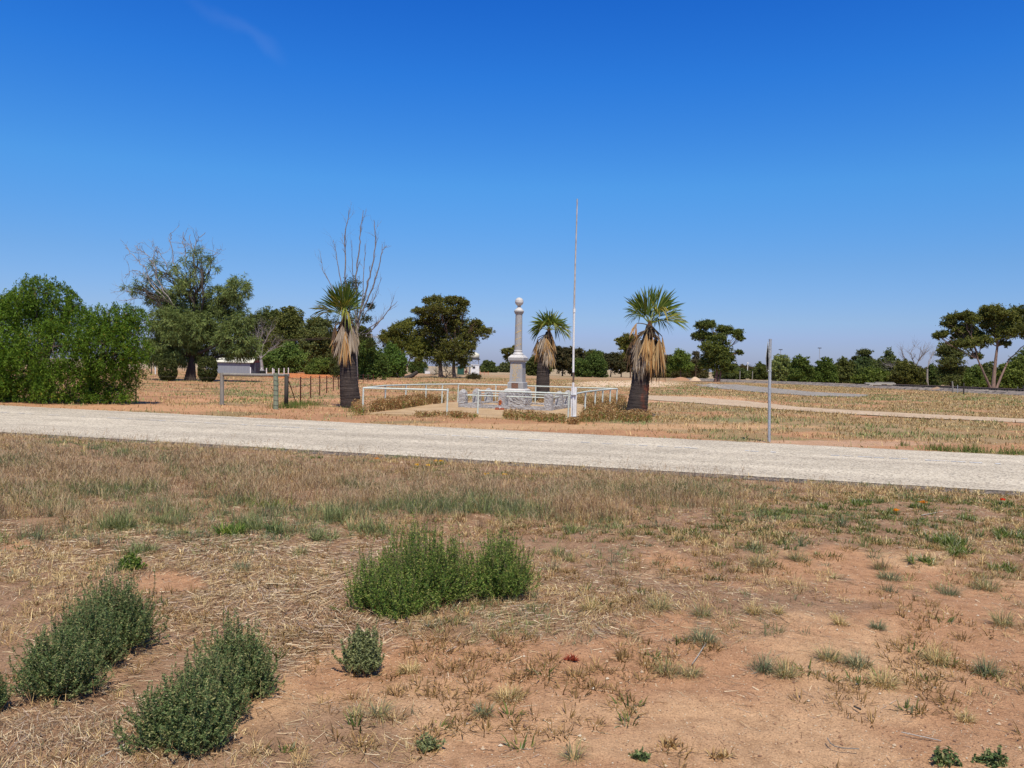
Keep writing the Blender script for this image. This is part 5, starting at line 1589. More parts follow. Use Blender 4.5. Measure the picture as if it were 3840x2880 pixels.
# ------------------------------------------------------------------ low plants
def blades(P, az, lean, h, w, col, curve=.5):
    """tapered bent blades; all arguments arrays of n"""
    n = len(P)
    d = np.stack([np.cos(az), np.sin(az), np.zeros(n)], 1)
    sd = np.stack([-np.sin(az), np.cos(az), np.zeros(n)], 1)
    rt = np.random.default_rng(n).uniform(-1, 1, (n, 1))
    sd = nrm(sd + d * rt)
    up = np.array([0, 0, 1.0])
    l1 = lean[:, None]; H = h[:, None]; Wk = w[:, None]
    m_ = P + (d * np.sin(l1) + up * np.cos(l1)) * H * .55
    l2 = np.clip(l1 + curve * (.4 + l1), 0, 1.9)
    t_ = m_ + (d * np.sin(l2) + up * np.cos(l2)) * H * .45
    t_[:, 2] = np.maximum(t_[:, 2], P[:, 2] + .002)
    V = np.stack([P - sd * Wk, P + sd * Wk, m_ + sd * Wk * .75, m_ - sd * Wk * .75, t_], 1).reshape(-1, 3)
    b = np.arange(n)[:, None] * 5
    return V, b + np.array([[0, 1, 2, 3]]), b + np.array([[3, 2, 4]]), np.repeat(col, 5, 0)

def bushy(label, lobes, seed, cols, cat='bush', name='roly_poly_bush', leaf=(.019, .0046), stems_col=(.16, .15, .08), spike=.22, upright=-.1):
    """lobes: (px, py of base centre, half width m, height m, stems, leaves per stem)"""
    rng = np.random.default_rng(seed)
    base = U(lobes[0][0], lobes[0][1])
    fm, sm = MB(), MB()
    for (px, py, hw, h, ns, nl) in lobes:
        ns, nl = int(ns * 1.5), int(nl * .62)
        b = U(px, py)
        az = rng.uniform(0, 2 * math.pi, ns); rr = rng.random(ns) ** .55
        rim = (1 + .18 * np.sin(az * 3 + seed) + .1 * np.sin(az * 5 + seed * 2)) * rng.uniform(.62, 1.25, ns) * (1 + .35 * (rng.random(ns) < .06))
        ex = np.cos(az) * rr * hw * rim; ey = np.sin(az) * rr * hw * .85 * rim
        ez = h * np.sqrt(np.clip(1 - (rr * .93) ** 2, .02, 1)) * rng.uniform(.38, 1.12, ns) * (1 + spike * (rng.random(ns) < .25) * rng.uniform(.3, 1.8, ns))
        E = np.stack([ex, ey, ez], 1)
        B0 = np.stack([ex * .28, ey * .28, ex * 0], 1)
        t = .18 + .82 * rng.random((ns, nl, 1)) ** .75
        mid = np.stack([ex * .85, ey * .85, ez * .42], 1) + rng.normal(size=(ns, 3)) * [hw * .2, hw * .2, h * .06]
        C = (1 - t) ** 2 * B0[:, None] + 2 * t * (1 - t) * mid[:, None] + t ** 2 * E[:, None]
        # side twigs
        C = C + nrm(rng.normal(size=C.shape)) * rng.random((ns, nl, 1)) ** .8 * .022 * (1.2 - t)
        C = C.reshape(-1, 3); C = C[C[:, 2] > .004]
        u = rng.normal(size=(len(C), 3)); u[:, 2] = np.abs(u[:, 2]) * .6 + .05; u = nrm(u)
        w = nrm(np.cross(u, rng.normal(size=u.shape)))
        l = (leaf[0] * rng.uniform(.5, 1.2, len(C)) / 2)[:, None]; q = (leaf[1] * rng.uniform(.6, 1.3, len(C)) / 2)[:, None]
        V = np.stack([C - u * l, C + w * q, C + u * l, C - w * q], 1).reshape(-1, 3) + b
        cc = np.array(cols)[rng.integers(0, len(cols), len(C))] * rng.uniform(.75, 1.3, (len(C), 1))
        fm.add(V, np.arange(len(V)).reshape(-1, 4), np.repeat(cc, 4, 0))
        for i in range(0, ns, 2 if hw > .1 else 1):
            tt = np.linspace(0, 1, 6)[:, None]
            P = (1 - tt) ** 2 * B0[i] + 2 * tt * (1 - tt) * mid[i] + tt ** 2 * E[i] + b
            tube(sm, P, np.linspace(.0028, .0011, 6), 3, stems_col, cap=False)
        # dead straw caught round the foot
        k = int(hw * 500)
        a = rng.uniform(0, 6.28, k); q = hw * rng.uniform(.55, 1.15, k)
        P = b + np.stack([np.cos(a) * q, np.sin(a) * q * .85, np.zeros(k)], 1)
        V, f4, f3, cst = blades(P, rng.uniform(0, 6.28, k), rng.uniform(.2, 1.5, k), rng.uniform(.04, .16, k) * min(1, h * 4), np.full(k, .0013), np.array([(.57, .42, .21), (.40, .25, .13), (.30, .18, .10)])[rng.integers(0, 3, k)])
        sm.v.append(V); sm.c.append(cst); sm.f += [f4 + sm.n, f3 + sm.n]; sm.n += len(V)
    th = thing(name, label, cat, base)
    fm.build('foliage', M['leaf'], th, base)
    sm.build('stems', M['straw'], th, base)
    return th
SALS = [(.14, .235, .062), (.10, .185, .052), (.19, .285, .08), (.065, .12, .038), (.33, .36, .14)]
SALD = [(.13, .20, .105), (.10, .16, .085), (.18, .245, .13), (.065, .105, .055), (.32, .33, .2)]
BLUE = [(.21, .25, .155), (.17, .21, .13), (.26, .29, .18)]
bushy('largest dark green round bush in the centre foreground, left lobe higher', [(1560, 2262, .35, .50, 560, 92), (1410, 2285, .23, .36, 240, 80), (1680, 2250, .22, .42, 240, 85), (1500, 2310, .2, .28, 180, 80)], 1, SALS)
bushy('green bush joined to the right side of the largest centre bush', [(1870, 2232, .25, .43, 420, 92)], 2, SALS)
bushy('dark green spreading bush near the left edge, reaching up to the right', [(225, 2590, .20, .30, 420, 84), (425, 2420, .24, .37, 460, 86), (330, 2490, .2, .34, 260, 80), (500, 2370, .10, .2, 70, 60)], 3, SALD)
bushy('dark green two part bush at the bottom left, nearest to the camera', [(890, 2600, .20, .31, 480, 90), (700, 2790, .20, .30, 500, 95), (800, 2700, .16, .28, 280, 85)], 4, SALD)
bushy('small bluish green bush below the largest centre bush', [(1363, 2515, .105, .22, 170, 90)], 5, BLUE, leaf=(.018, .008))
for a_ in ((1610, 2815, .055, .07, 26, 16, BLUE, 'small sage green seedling low in the foreground centre'), (2400, 2850, .04, .05, 18, 12, SALD, 'dark seedling on bare soil at the bottom edge'),
           (3540, 2868, .055, .07, 30, 16, SALD, 'leafy weed at the bottom edge, left of a larger one'), (3720, 2880, .06, .08, 36, 18, SALD, 'leafy weed at the bottom right edge')):
    bushy(a_[7], [a_[:6]], a_[0], a_[6], name='weed', cat='weed', leaf=(.026, .010))
bushy('dark green weed clump cut by the left edge of the photo', [(-22, 2660, .06, .17, 80, 60)], 6, SALD)
bushy('small bright green leafy clump behind the left bush', [(490, 2140, .085, .12, 120, 60)], 7, SALS, name='weed', cat='weed', leaf=(.03, .012))

def addblades(mb, *a, **k):
    V, q, t, c = blades(*a, **k)
    mb.v.append(V); mb.c.append(c); mb.f += [q + mb.n, t + mb.n]; mb.n += len(V)

STRAW = np.array([(.57, .42, .21), (.48, .335, .165), (.68, .54, .31), (.38, .235, .12), (.50, .375, .225)])
REDST = np.array([(.40, .27, .175), (.33, .21, .135), (.50, .375, .25), (.25, .155, .11), (.42, .325, .235)])
GRN = np.array([(.20, .24, .09), (.16, .20, .08), (.26, .29, .12), (.34, .33, .15)])
BGRN = np.array([(.165, .20, .12), (.21, .24, .145), (.14, .17, .105)])

def tuft(label, px, py, r, h, n, pal, seed, basecol=None, name='grass_tuft', cat='grass tuft', w=.0012, curve=.6, leanmax=1.05, flowers=None):
    rng = np.random.default_rng(seed * 13 + 5)
    base = U(px, py); base[2] = bump_h(np.array([base[0]]), np.array([base[1]]))[0]
    a = rng.uniform(0, 2 * math.pi, n); q = rng.random(n) ** .6 * r * .45
    P = base + np.stack([np.cos(a) * q, np.sin(a) * q, np.zeros(n)], 1)
    lean = np.clip(rng.normal(.74, .38, n), .02, 1.35)
    hh = h * rng.uniform(.45, 1.1, n)
    pal = np.array(pal)
    c = pal[rng.integers(0, len(pal), n)] * rng.uniform(.8, 1.2, (n, 1))
    mb = MB()
    addblades(mb, P, a + rng.normal(0, .5, n), lean, hh, np.full(n, w) * rng.uniform(.7, 1.4, n), c, curve=curve)
    if basecol is not None:
        m2 = n // 2
        a = rng.uniform(0, 2 * math.pi, m2); q = rng.random(m2) * r * .5
        P = base + np.stack([np.cos(a) * q, np.sin(a) * q, np.zeros(m2)], 1)
        bc = np.array(basecol)
        addblades(mb, P, a, np.clip(rng.normal(.8, .3, m2), .1, 1.3), h * .5 * rng.uniform(.5, 1, m2), np.full(m2, w * 1.3), bc[rng.integers(0, len(bc), m2)], curve=.5)
    if flowers is not None:
        for k in range(flowers[1]):
            f = base + np.array([rng.uniform(-r, r) * .7, rng.uniform(-r, r) * .4, h * .9])
            C = f + rng.normal(size=(26, 3)) * [.014, .014, .005]
            leaves(mb, C, .03, .014, [flowers[0]], rng)
    return tag(mb.build(name, M['straw'] if flowers is None and name == 'grass_tuft' else M['leaf'], None, base), label, cat)

def weed(label, px, py, r, h, n, pal, seed, leaf=(.045, .012), **k):
    """low leafy rosette"""
    rng = np.random.default_rng(seed * 11 + 3)
    base = U(px, py); base[2] = bump_h(np.array([base[0]]), np.array([base[1]]))[0]
    mb = MB(); pal = np.array(pal)
    nh = max(3, n // 14)
    hub = base + np.stack([rng.normal(0, r * .5, nh), rng.normal(0, r * .45, nh), np.zeros(nh)], 1)
    i = rng.integers(0, nh, n); a = rng.uniform(0, 2 * math.pi, n)
    P = hub[i] + np.stack([np.cos(a), np.sin(a), np.zeros(n)], 1) * .006
    addblades(mb, P, a, np.clip(rng.normal(.8, .35, n), .05, 1.4), h * rng.uniform(.6, 1.2, n), np.full(n, leaf[1] * .5) * rng.uniform(.6, 1.3, n), pal[rng.integers(0, len(pal), n)] * rng.uniform(.75, 1.25, (n, 1)), curve=.25)
    fl = k.get('flowers')
    if fl is not None:
        for _ in range(fl[1]):
            f = base + np.array([rng.uniform(-r, r) * .8, -r * .3, h * .9])
            C = f + rng.normal(size=(30, 3)) * [.016, .016, .004]
            leaves(mb, C, .035, .016, [fl[0]], rng)
    return tag(mb.build(k.get('name', 'weed'), M['leaf'], None, base), label, k.get('cat', 'weed'))

DRYB = [(.55, .42, .24), (.62, .50, .32)]
TF = [(2640, 2410, .13, .13, 260, 'grey green tuft with straw in it, a long bent straw stalk below it'), (2505, 2525, .10, .12, 190, 'dark grey green tuft, left one of a touching pair on the bare soil'),
      (2590, 2528, .08, .10, 130, 'smaller right tuft of the touching pair on the bare soil'), (2862, 2515, .09, .15, 200, 'upright dark tuft, left one of two side by side mid way on bare soil'),
      (2945, 2532, .10, .12, 200, 'spreading dark tuft, right one of two side by side mid way on bare soil'), (3105, 2468, .10, .13, 200, 'yellowish tuft at the left end of the right hand tuft row'),
      (3215, 2490, .12, .12, 210, 'tuft leaning right, second in the right hand tuft row'), (3318, 2560, .12, .13, 220, 'wide half dry tuft below the right hand tuft row'),
      (3512, 2475, .11, .14, 300, 'fullest tuft with a pale straw base on the right'), (3705, 2525, .12, .13, 240, 'upright tuft near the right edge beside the fullest tuft'),
      (2470, 2295, .13, .13, 280, 'wide dark based tuft right of the centre bushes'), (2632, 2322, .10, .12, 220, 'yellow green upright tuft in front of the wide dark based tuft'),
      (2825, 2312, .10, .11, 200, 'pale tuft between the yellow green tuft and the bare soil'), (2915, 2315, .06, .08, 120, 'small bleached straw tuft on the bare soil'),
      (3150, 2352, .08, .09, 140, 'small pale tuft alone above the right hand tuft row'), (3290, 2365, .08, .09, 140, 'thin grey tuft above the fullest tuft'),
      (2845, 2115, .15, .15, 280, 'left partner of the tuft pair on pink soil'), (2985, 2100, .14, .13, 240, 'right partner of the tuft pair on pink soil'),
      (3335, 2160, .16, .12, 260, 'low grey green tuft patch right of centre on the pink soil'), (3300, 2120, .10, .12, 180, 'small tuft behind the low grey green tuft patch'),
      (3700, 2200, .16, .15, 280, 'brown wiry tuft near the right edge'), (3560, 2215, .12, .13, 200, 'brown wiry tuft left of the one near the right edge'), (3760, 2350, .12, .14, 220, 'dark wiry tuft cut off near the right edge'),
      (2215, 2290, .12, .12, 240, 'bleached tuft just right of the centre bushes'), (1540, 2515, .10, .08, 200, 'flattened pale tuft right of the small bluish bush'),
      (1420, 2700, .07, .13, 110, 'thin grey tuft on the bare soil under the small bluish bush'), (1330, 2700, .05, .09, 80, 'small blue grey sprout left of the thin grey tuft'),
      (1810, 2680, .08, .08, 140, 'flat grey tuft in the middle of the lower foreground'), (1905, 2620, .14, .10, 240, 'dry leafy patch on the bare soil below the centre bushes'),
      (2150, 2850, .07, .10, 110, 'small sage tuft at the bottom edge, centre right'), (910, 2140, .10, .12, 200, 'tuft of mixed straw and grey green in the middle left straw'), (3620, 2705, .07, .08, 110, 'small pale tuft low on the right'), (1130, 2080, .10, .12, 180, 'grey tuft right of the dark green clumps')]
for i, (px, py, r, h, n, lab) in enumerate(TF):
    pale = any(k in lab for k in ('pale', 'bleached', 'dry')); 
    pal = np.concatenate([STRAW, GRN[:1]]) if pale else (np.concatenate([BGRN, STRAW[:2], REDST[:2], GRN[2:]]) if i % 3 else np.concatenate([BGRN, BGRN, REDST[3:4]]))
    tuft(lab, px, py, r, h, n, pal, i, DRYB if (i % 2 == 0 or pale) else None)
GZ = [(.12, .175, .05), (.15, .21, .065), (.095, .14, .042), (.38, .40, .34)]
WD = [(440, 1985, .14, .20, 240, BLUE, 'tall grey green broad bladed plant left of centre in the verge grass'), (868, 2000, .13, .14, 260, SALS, 'darkest green compact clump in the left verge grass'),
      (965, 1975, .14, .15, 200, BLUE, 'blue green tuft right of the darkest clump'), (1033, 1995, .10, .12, 170, SALD, 'small dark blue green clump right of the darkest clump'),
      (510, 2075, .13, .12, 200, BLUE, 'green tuft below the tall grey green plant'), (600, 1960, .13, .09, 200, BLUE, 'flat blue green tuft right of the tall grey green plant'),
      (160, 1905, .14, .10, 200, BLUE, 'purple green tuft near the left edge'), (285, 1915, .13, .11, 180, BLUE, 'blue green tuft second from the left edge'),
      (1280, 1950, .18, .17, 260, BLUE, 'tall blue green tuft above the left end of the largest bush'), (1400, 1990, .2, .15, 280, BLUE, 'blue green clump just behind the left of the largest bush'),
      (1220, 2020, .14, .12, 180, BLUE, 'sage tuft left of the largest bush'), (1005, 1895, .2, .14, 200, GRN, 'loose green tuft in the tall verge grass'),
      (410, 1672, .26, .09, 320, GZ, 'widest flat green clump close to the road on the left'), (258, 1646, .15, .07, 140, GZ, 'small green clump by the road edge, left'), (385, 1745, .18, .1, 150, GZ, 'dark clump below the widest flat clump, left'),
      (545, 1680, .12, .07, 110, GZ, 'first of three green clumps along the left road edge'), (612, 1685, .14, .07, 130, GZ, 'second of three green clumps along the left road edge'), (770, 1688, .14, .07, 130, GZ, 'third of three green clumps along the left road edge'),
      (160, 1642, .15, .06, 110, GZ, 'green clump nearest the left edge by the road'), (1070, 1742, .14, .10, 190, GZ, 'round green clump at the road verge left of the centre'), (1180, 1718, .18, .07, 180, GZ, 'flat green clump behind the round one at the verge'),
      (1405, 1732, .12, .08, 140, GZ, 'green clump with one orange flower in the verge'), (1640, 1742, .22, .08, 260, GZ, 'wide clump with yellow flowers in the centre verge'), (1580, 1758, .16, .08, 180, GZ, 'small yellow flowered clump left of the wide one'),
      (1850, 1788, .2, .06, 220, GZ, 'pale green ground hugging clump right of the yellow flowers'), (2118, 1785, .13, .08, 170, GZ, 'green clump behind the tall verge grass, left of a close pair'), (2227, 1788, .12, .08, 160, GZ, 'rear clump of the close pair near the road centre'), (2250, 1812, .14, .08, 180, GZ, 'front clump of the close pair near the road centre'),
      (2560, 1838, .3, .07, 380, GZ, 'long low gazania patch under the road to the right'), (2670, 1855, .12, .08, 130, GZ, 'clump at the right end of the long low gazania patch'), (3205, 1895, .22, .09, 260, GZ, 'grey leaved gazania clump near the middle right'),
      (3445, 1910, .15, .10, 240, GZ, 'dark gazania clump with one orange flower'), (3775, 1900, .14, .10, 240, GZ, 'dark gazania clump with a red flower near the right edge'), (3560, 2040, .22, .14, 460, GZ, 'largest gazania clump with white backed leaves on the right'),
      (3600, 2075, .15, .11, 240, GZ, 'smaller gazania clump in front of the largest one'), (3780, 2020, .2, .11, 320, GZ, 'bright green gazania clump by the right edge'), (3435, 2100, .12, .09, 180, GZ, 'dark green clump alone below the gazania strip'),
      (3755, 2130, .1, .09, 150, GZ, 'small dark green clump near the right edge on soil'), (3640, 1958, .12, .08, 150, GZ, 'flat gazania clump behind the largest one'), (3340, 1925, .12, .06, 120, GZ, 'pale flat weed left of the orange flowered clump'), (2955, 1930, .12, .09, 170, GZ, 'white leaved gazania clump in the strip'), (3080, 1905, .16, .08, 180, GZ, 'gazania clump left of the grey leaved one'),
      
      (2705, 2830, .05, .05, 60, REDST, 'small brown dead sprig on the bare soil'), (2515, 2795, .03, .06, 40, REDST, 'tiny dark sprig on the bare soil'), (2150, 2480, .04, .04, 60, [(.3, .07, .05)], 'tiny red weed on the bare soil')]
for i, (px, py, r, h, n, pal, lab) in enumerate(WD):
    fl = None
    if 'orange flower' in lab: fl = ((.75, .30, .02), 1)
    elif 'yellow flower' in lab: fl = ((.80, .50, .02), 2)
    elif 'red flower' in lab: fl = ((.6, .05, .02), 1)
    kw = dict(name='gazania', cat='gazania plant') if pal is GZ and ('gazania' in lab or 'flower' in lab) else {}
    if pal is BLUE: h, r, n = h * 1.25, r * 1.1, int(n * 1.3)
    weed(lab, px, py, r, h, n, pal, i + 60, leaf=(.05, .009 if pal is not BLUE else .006), flowers=fl, **kw)
def stick(label, pts, r, mat):
    P = [U(a, b, .012) for a, b in pts]; mb = MB(); tube(mb, P, r, 5, cap=False)
    tag(mb.build('dry_stick', mat, None, P[0] * [1, 1, 0]), label, 'stick')
stick('thin curved stick on the bare soil at the lower right', [(3103, 2768), (3113, 2786), (3130, 2798), (3160, 2805), (3222, 2808)], .0025, M['wood_grey'])
stick('long bent straw stalk below a tuft on the bare soil', [(2648, 2410), (2620, 2455), (2595, 2490)], .003, M['bone_wood'])
stick('short dark stick at the right on the bare soil', [(3203, 2648), (3228, 2660)], .005, M['wood_dark'])
stick('short pale stick lying on the straw at the bottom left', [(350, 2850), (470, 2790)], .004, M['bone_wood'])
stick('thin pale stalk lying on the gravelly soil', [(3380, 2745), (3530, 2778)], .0025, M['bone_wood'])
stick('pale stick in the gazania strip', [(3455, 1932), (3535, 1918)], .006, M['bone_wood'])

# ------------------------------------------------------------------ uncountable cover
def scatter(n, d0, d1, rng, pw=1.0, xs=.66):
    d = (d0 ** pw + (d1 ** pw - d0 ** pw) * rng.random(n)) ** (1 / pw)
    x = rng.uniform(-1, 1, n) * (xs * d + 2.8)
    return x, d

def cover():
    rng = np.random.default_rng(123)
    # --- standing dry grass, near side of the road
    mb = MB(); mb2 = MB()
    x, y = scatter(90000, 3.0, 21, rng, 1.0)
    px, py, dep = proj(np.stack([x, y, 0 * x], 1))
    dn = -near_d(x, y)
    near, bare, n1, n2 = zone(px, py, x, y)
    g = lambda cx, cy, rx, ry: np.exp(-(((px - cx) / rx) ** 2 + ((py - cy) / ry) ** 2))
    tall = np.clip(g(300, 1790, 1000, 110) * 1.05 + g(1500, 1870, 800, 80) * 1.0 + g(2300, 1880, 500, 75) * 1.0 + g(200, 1950, 500, 70) * .4, 0, 1)
    tall = tall * sstep(.7, 2.4, dn)
    pz = vnoise(x * 1.3, y * 1.3, 61) * .6 + vnoise(x * 3.1, y * 3.1, 62) * .4
    p = np.clip(.30 * sstep(.75, .35, bare) + tall * .42, 0, 1) * (.12 + 1.5 * sstep(.36, .60, pz))
    k = (rng.random(len(x)) < p) & (dn > .10)
    x, y, tall, bare, n1, px, py, dn, n2 = [q[k] for q in (x, y, tall, bare, n1, px, py, dn, n2)]
    z = bump_h(x, y)
    nb = 13
    n = len(x)
    kind = rng.random(n)
    istall = rng.random(n) < tall
    green = (vnoise(x * 1.1, y * 1.1, 44) * .7 + vnoise(x * 3, y * 3, 45) * .3 + rng.normal(0, .08, n)) > .56
    blueg = green & (rng.random(n) < .5)
    az = rng.uniform(0, 2 * math.pi, (n, nb)); q = rng.random((n, nb)) ** .7 * np.where(istall, .09, .035)[:, None]
    P = np.stack([x[:, None] + np.cos(az) * q, y[:, None] + np.sin(az) * q, np.repeat(z[:, None], nb, 1)], -1).reshape(-1, 3)
    H = (np.where(istall, rng.uniform(.09, .25, n), rng.uniform(.03, .10, n))[:, None] * rng.uniform(.5, 1.15, (n, nb))).ravel()
    lean = np.clip(rng.normal(np.where(istall, .52, .75)[:, None], .34, (n, nb)), .02, 1.4).ravel()
    pal = np.where(istall[:, None] & (rng.random((n, 1)) < .72), REDST[rng.integers(0, 5, n)], STRAW[rng.integers(0, 5, n)])
    pal = np.where(green[:, None], GRN[rng.integers(0, 4, n)], pal)
    pal = np.where(blueg[:, None], BGRN[rng.integers(0, 3, n)], pal)
    C = np.repeat(pal, nb, 0) * rng.uniform(.5, 1.3, (n * nb, 1))
    dd = np.repeat(np.hypot(x, y), nb)
    Wk = np.where(np.repeat(istall, nb), .0011, .0017) * np.clip(dd / 6, .8, 2.6) * rng.uniform(.6, 1.3, n * nb)
    addblades(mb, P, az.ravel() + rng.normal(0, .6, n * nb), lean, H, Wk, C, curve=.55)
    # fine branching seed heads over the tall parts
    ti = np.where(istall)[0]; ti = ti[rng.random(len(ti)) < .8]
    m2 = len(ti); ns = 7
    top = np.stack([x[ti], y[ti], z[ti] + rng.uniform(.12, .28, m2)], 1)
    P = np.repeat(top, ns, 0) + rng.normal(size=(m2 * ns, 3)) * [.04, .04, .03]
    a = rng.uniform(0, 2 * math.pi, m2 * ns)
    dd = np.repeat(np.hypot(x[ti], y[ti]), ns)
    addblades(mb, P, a, rng.uniform(.2, 1.3, m2 * ns), rng.uniform(.04, .11, m2 * ns), .0008 * np.clip(dd / 5, 1, 3), REDST[rng.integers(0, 5, m2 * ns)], curve=.3)
    # short thick orange-brown fringe right at the bitumen
    P0, Q0 = NA, NBp
    m3 = 26000
    t = rng.random(m3) ** 1.6
    e = P0 + (Q0 - P0) * (rng.uniform(-.3, 1.15, m3))[:, None]
    nn = nrm(np.array([(Q0 - P0)[1], -(Q0 - P0)[0], 0]))
    if nn[1] > 0: nn = -nn
    e = e + nn * (.52 + t * .7)[:, None]
    kk = vnoise(e[:, 0] * 2.2, e[:, 1] * 2.2, 5) + rng.normal(0, .15, m3) > .42
    e = e[kk]; m3 = len(e)
    addblades(mb, e, rng.uniform(0, 6.28, m3), np.clip(rng.normal(.5, .3, m3), 0, 1.3), rng.uniform(.03, .12, m3), np.full(m3, .003), np.where(rng.random((m3, 1)) < .5, REDST[rng.integers(0, 5, m3)], STRAW[rng.integers(0, 5, m3)]), curve=.5)
    tag(mb.build('dry_grass', M['straw']), 'dry standing grass on the near road verge', 'grass', kind='stuff')

    # --- denser mixed tufts among the verge grass
    x, y = scatter(1250, 4.6, 12, rng, 1.0)
    px, py, dep = proj(np.stack([x, y, 0 * x], 1))
    dn = -near_d(x, y)
    g2 = np.clip(g(700, 1980, 900, 110) + g(2000, 2020, 700, 90) * .8 + g(3300, 2120, 700, 100) * .6 + g(300, 1750, 600, 80) * .6 + g(2300, 2250, 500, 100) * .6, 0, 1)
    k = (rng.random(len(x)) < g2 * .42) & (dn > .3)
    x, y = x[k], y[k]; n = len(x); nb = 46
    az = rng.uniform(0, 6.28, (n, nb)); q = rng.random((n, nb)) ** .6 * rng.uniform(.025, .06, (n, 1))
    P = np.stack([x[:, None] + np.cos(az) * q, y[:, None] + np.sin(az) * q, np.repeat(bump_h(x, y)[:, None], nb, 1)], -1).reshape(-1, 3)
    ck = rng.random(n)
    pal = np.where(np.repeat(ck, nb)[:, None] < .34, BGRN[rng.integers(0, 3, n * nb)], np.where(np.repeat(ck, nb)[:, None] < .6, GRN[rng.integers(0, 4, n * nb)], np.where(np.repeat(ck, nb)[:, None] < .8, REDST[rng.integers(0, 5, n * nb)], STRAW[rng.integers(0, 5, n * nb)])))
    hh = np.repeat(rng.uniform(.07, .20, n), nb) * rng.uniform(.5, 1.15, n * nb)
    addblades(mb2, P, az.ravel() + rng.normal(0, .5, n * nb), np.clip(rng.normal(.62, .34, n * nb), .02, 1.35), hh, .0011 * np.clip(np.repeat(y, nb) / 5, .9, 2.2) * rng.uniform(.6, 1.4, n * nb), pal * rng.uniform(.35, 1.15, (n * nb, 1)), curve=.6)
    tag(mb2.build('verge_tufts', M['straw']), 'mixed grey green and straw coloured small tufts scattered in the verge', 'grass', kind='stuff')

    # --- straw litter lying on the soil
    mb = MB()
    x, y = scatter(520000, 2.2, 15, rng, .7)
    px, py, dep = proj(np.stack([x, y, 0 * x], 1))
    near, bare, n1, n2 = zone(px, py, x, y)
    dn = -near_d(x, y)
    patch = vnoise(x * 3, y * 3, 71) * .5 + vnoise(x * 9, y * 9, 73) * .5
    g = lambda cx, cy, rx, ry: np.exp(-(((px - cx) / rx) ** 2 + ((py - cy) / ry) ** 2))
    mat_ = np.clip(g(1000, 2250, 500, 160) + g(250, 2760, 600, 130) + g(1250, 2450, 350, 150) + g(600, 2050, 700, 120) * .7 + g(2200, 2330, 500, 160) * .6, 0, 1)
    p = np.clip((.22 + .75 * mat_) * sstep(.8, .25, bare) + .05, 0, 1) * sstep(.25, .6, patch + mat_ * .35)
    k = (rng.random(len(x)) < p) & (dn > .15)
    x, y, mat_, px, py = x[k], y[k], mat_[k], px[k], py[k]
    n = len(x)
    L = rng.uniform(.02, .085, n) * (1 + 1.0 * mat_ * (rng.random(n) < .35))
    # straw mats lie in a common direction that drifts
    th0 = vnoise(x * .9, y * .9, 31) * 7 
    az = np.where(rng.random(n) < .55, th0 + rng.normal(0, .35, n), rng.uniform(0, 6.28, n))
    z = bump_h(x, y) + rng.random(n) * (.004 + .018 * mat_)
    c = np.stack([x, y, z], 1)
    d = np.stack([np.cos(az), np.sin(az), rng.normal(0, .14, n)], 1) * L[:, None] / 2
    wv = np.stack([-np.sin(az), np.cos(az), rng.normal(0, .5, n)], 1) * (.0011 * np.clip(y / 4.5, .8, 2.4) * rng.uniform(.6, 1.6, n))[:, None]
    V = np.stack([c - d - wv, c + d - wv, c + d + wv, c - d + wv], 1).reshape(-1, 3)
    V[:, 2] = np.maximum(V[:, 2], bump_h(V[:, 0], V[:, 1]) + .0015)
    LIT = np.array([(.50, .355, .225), (.63, .49, .33), (.38, .24, .15), (.45, .35, .30), (.24, .145, .095), (.74, .62, .46)])
    C = LIT[rng.integers(0, 6, n)] * rng.uniform(.55, 1.15, (n, 1))
    mb.add(V, np.arange(4 * n).reshape(-1, 4), np.repeat(C, 4, 0))
    tag(mb.build('straw_litter', M['straw']), 'loose dead straw lying on the soil', 'straw', kind='stuff')

    # --- crumbs of soil, small stones and leaf bits
    mb = MB()
    x, y = scatter(150000, 2.2, 13, rng, .6)
    px, py, dep = proj(np.stack([x, y, 0 * x], 1))
    near, bare, n1, n2 = zone(px, py, x, y)
    k = (rng.random(len(x)) < .35 + .6 * sstep(.3, .7, bare)) & (-near_d(x, y) > .2)
    x, y = x[k], y[k]; n = len(x)
    s = rng.uniform(.0015, .0045, n) * (1 + 1.6 * (rng.random(n) < .03))
    oc = np.array([[1, 0, 0], [0, 1, 0], [-1, 0, 0], [0, -1, 0], [0, 0, .8], [0, 0, -.5]])
    V = (np.stack([x, y, bump_h(x, y) + s * .4], 1)[:, None] + oc[None] * s[:, None, None] * rng.uniform(.6, 1.3, (n, 6, 1))).reshape(-1, 3)
    F = np.array([[0, 1, 4], [1, 2, 4], [2, 3, 4], [3, 0, 4]])
    F = (np.arange(n)[:, None, None] * 6 + F[None]).reshape(-1, 3)
    PB = np.array([(.46, .30, .20), (.56, .44, .33), (.34, .20, .13), (.62, .54, .46), (.24, .14, .10)])
    mb.add(V, F, np.repeat(PB[rng.choice(5, n, p=[.22, .22, .2, .11, .25])], 6, 0))
    tag(mb.build('pebbles', M['straw']), 'small pebbles and soil crumbs on the bare ground', 'pebbles', kind='stuff')

    # --- small sprigs and low green ground cover on the near side
    mb = MB()
    x, y = scatter(24000, 3.2, 14, rng, .85)
    px, py, dep = proj(np.stack([x, y, 0 * x], 1))
    dn = -near_d(x, y)
    g = lambda cx, cy, rx, ry: np.exp(-(((px - cx) / rx) ** 2 + ((py - cy) / ry) ** 2))
    gz = np.clip(g(3000, 1990, 1100, 80) + g(2000, 1790, 900, 45) + g(3500, 1900, 600, 70) + g(600, 1690, 600, 30), 0, 1)
    spr = np.clip(g(1700, 2420, 500, 60) + g(2000, 2530, 500, 90) + g(1900, 2750, 400, 60) * .5 + g(3200, 2450, 700, 130) * .8 + g(2700, 2200, 900, 90) + g(3700, 2650, 200, 200), 0, 1)
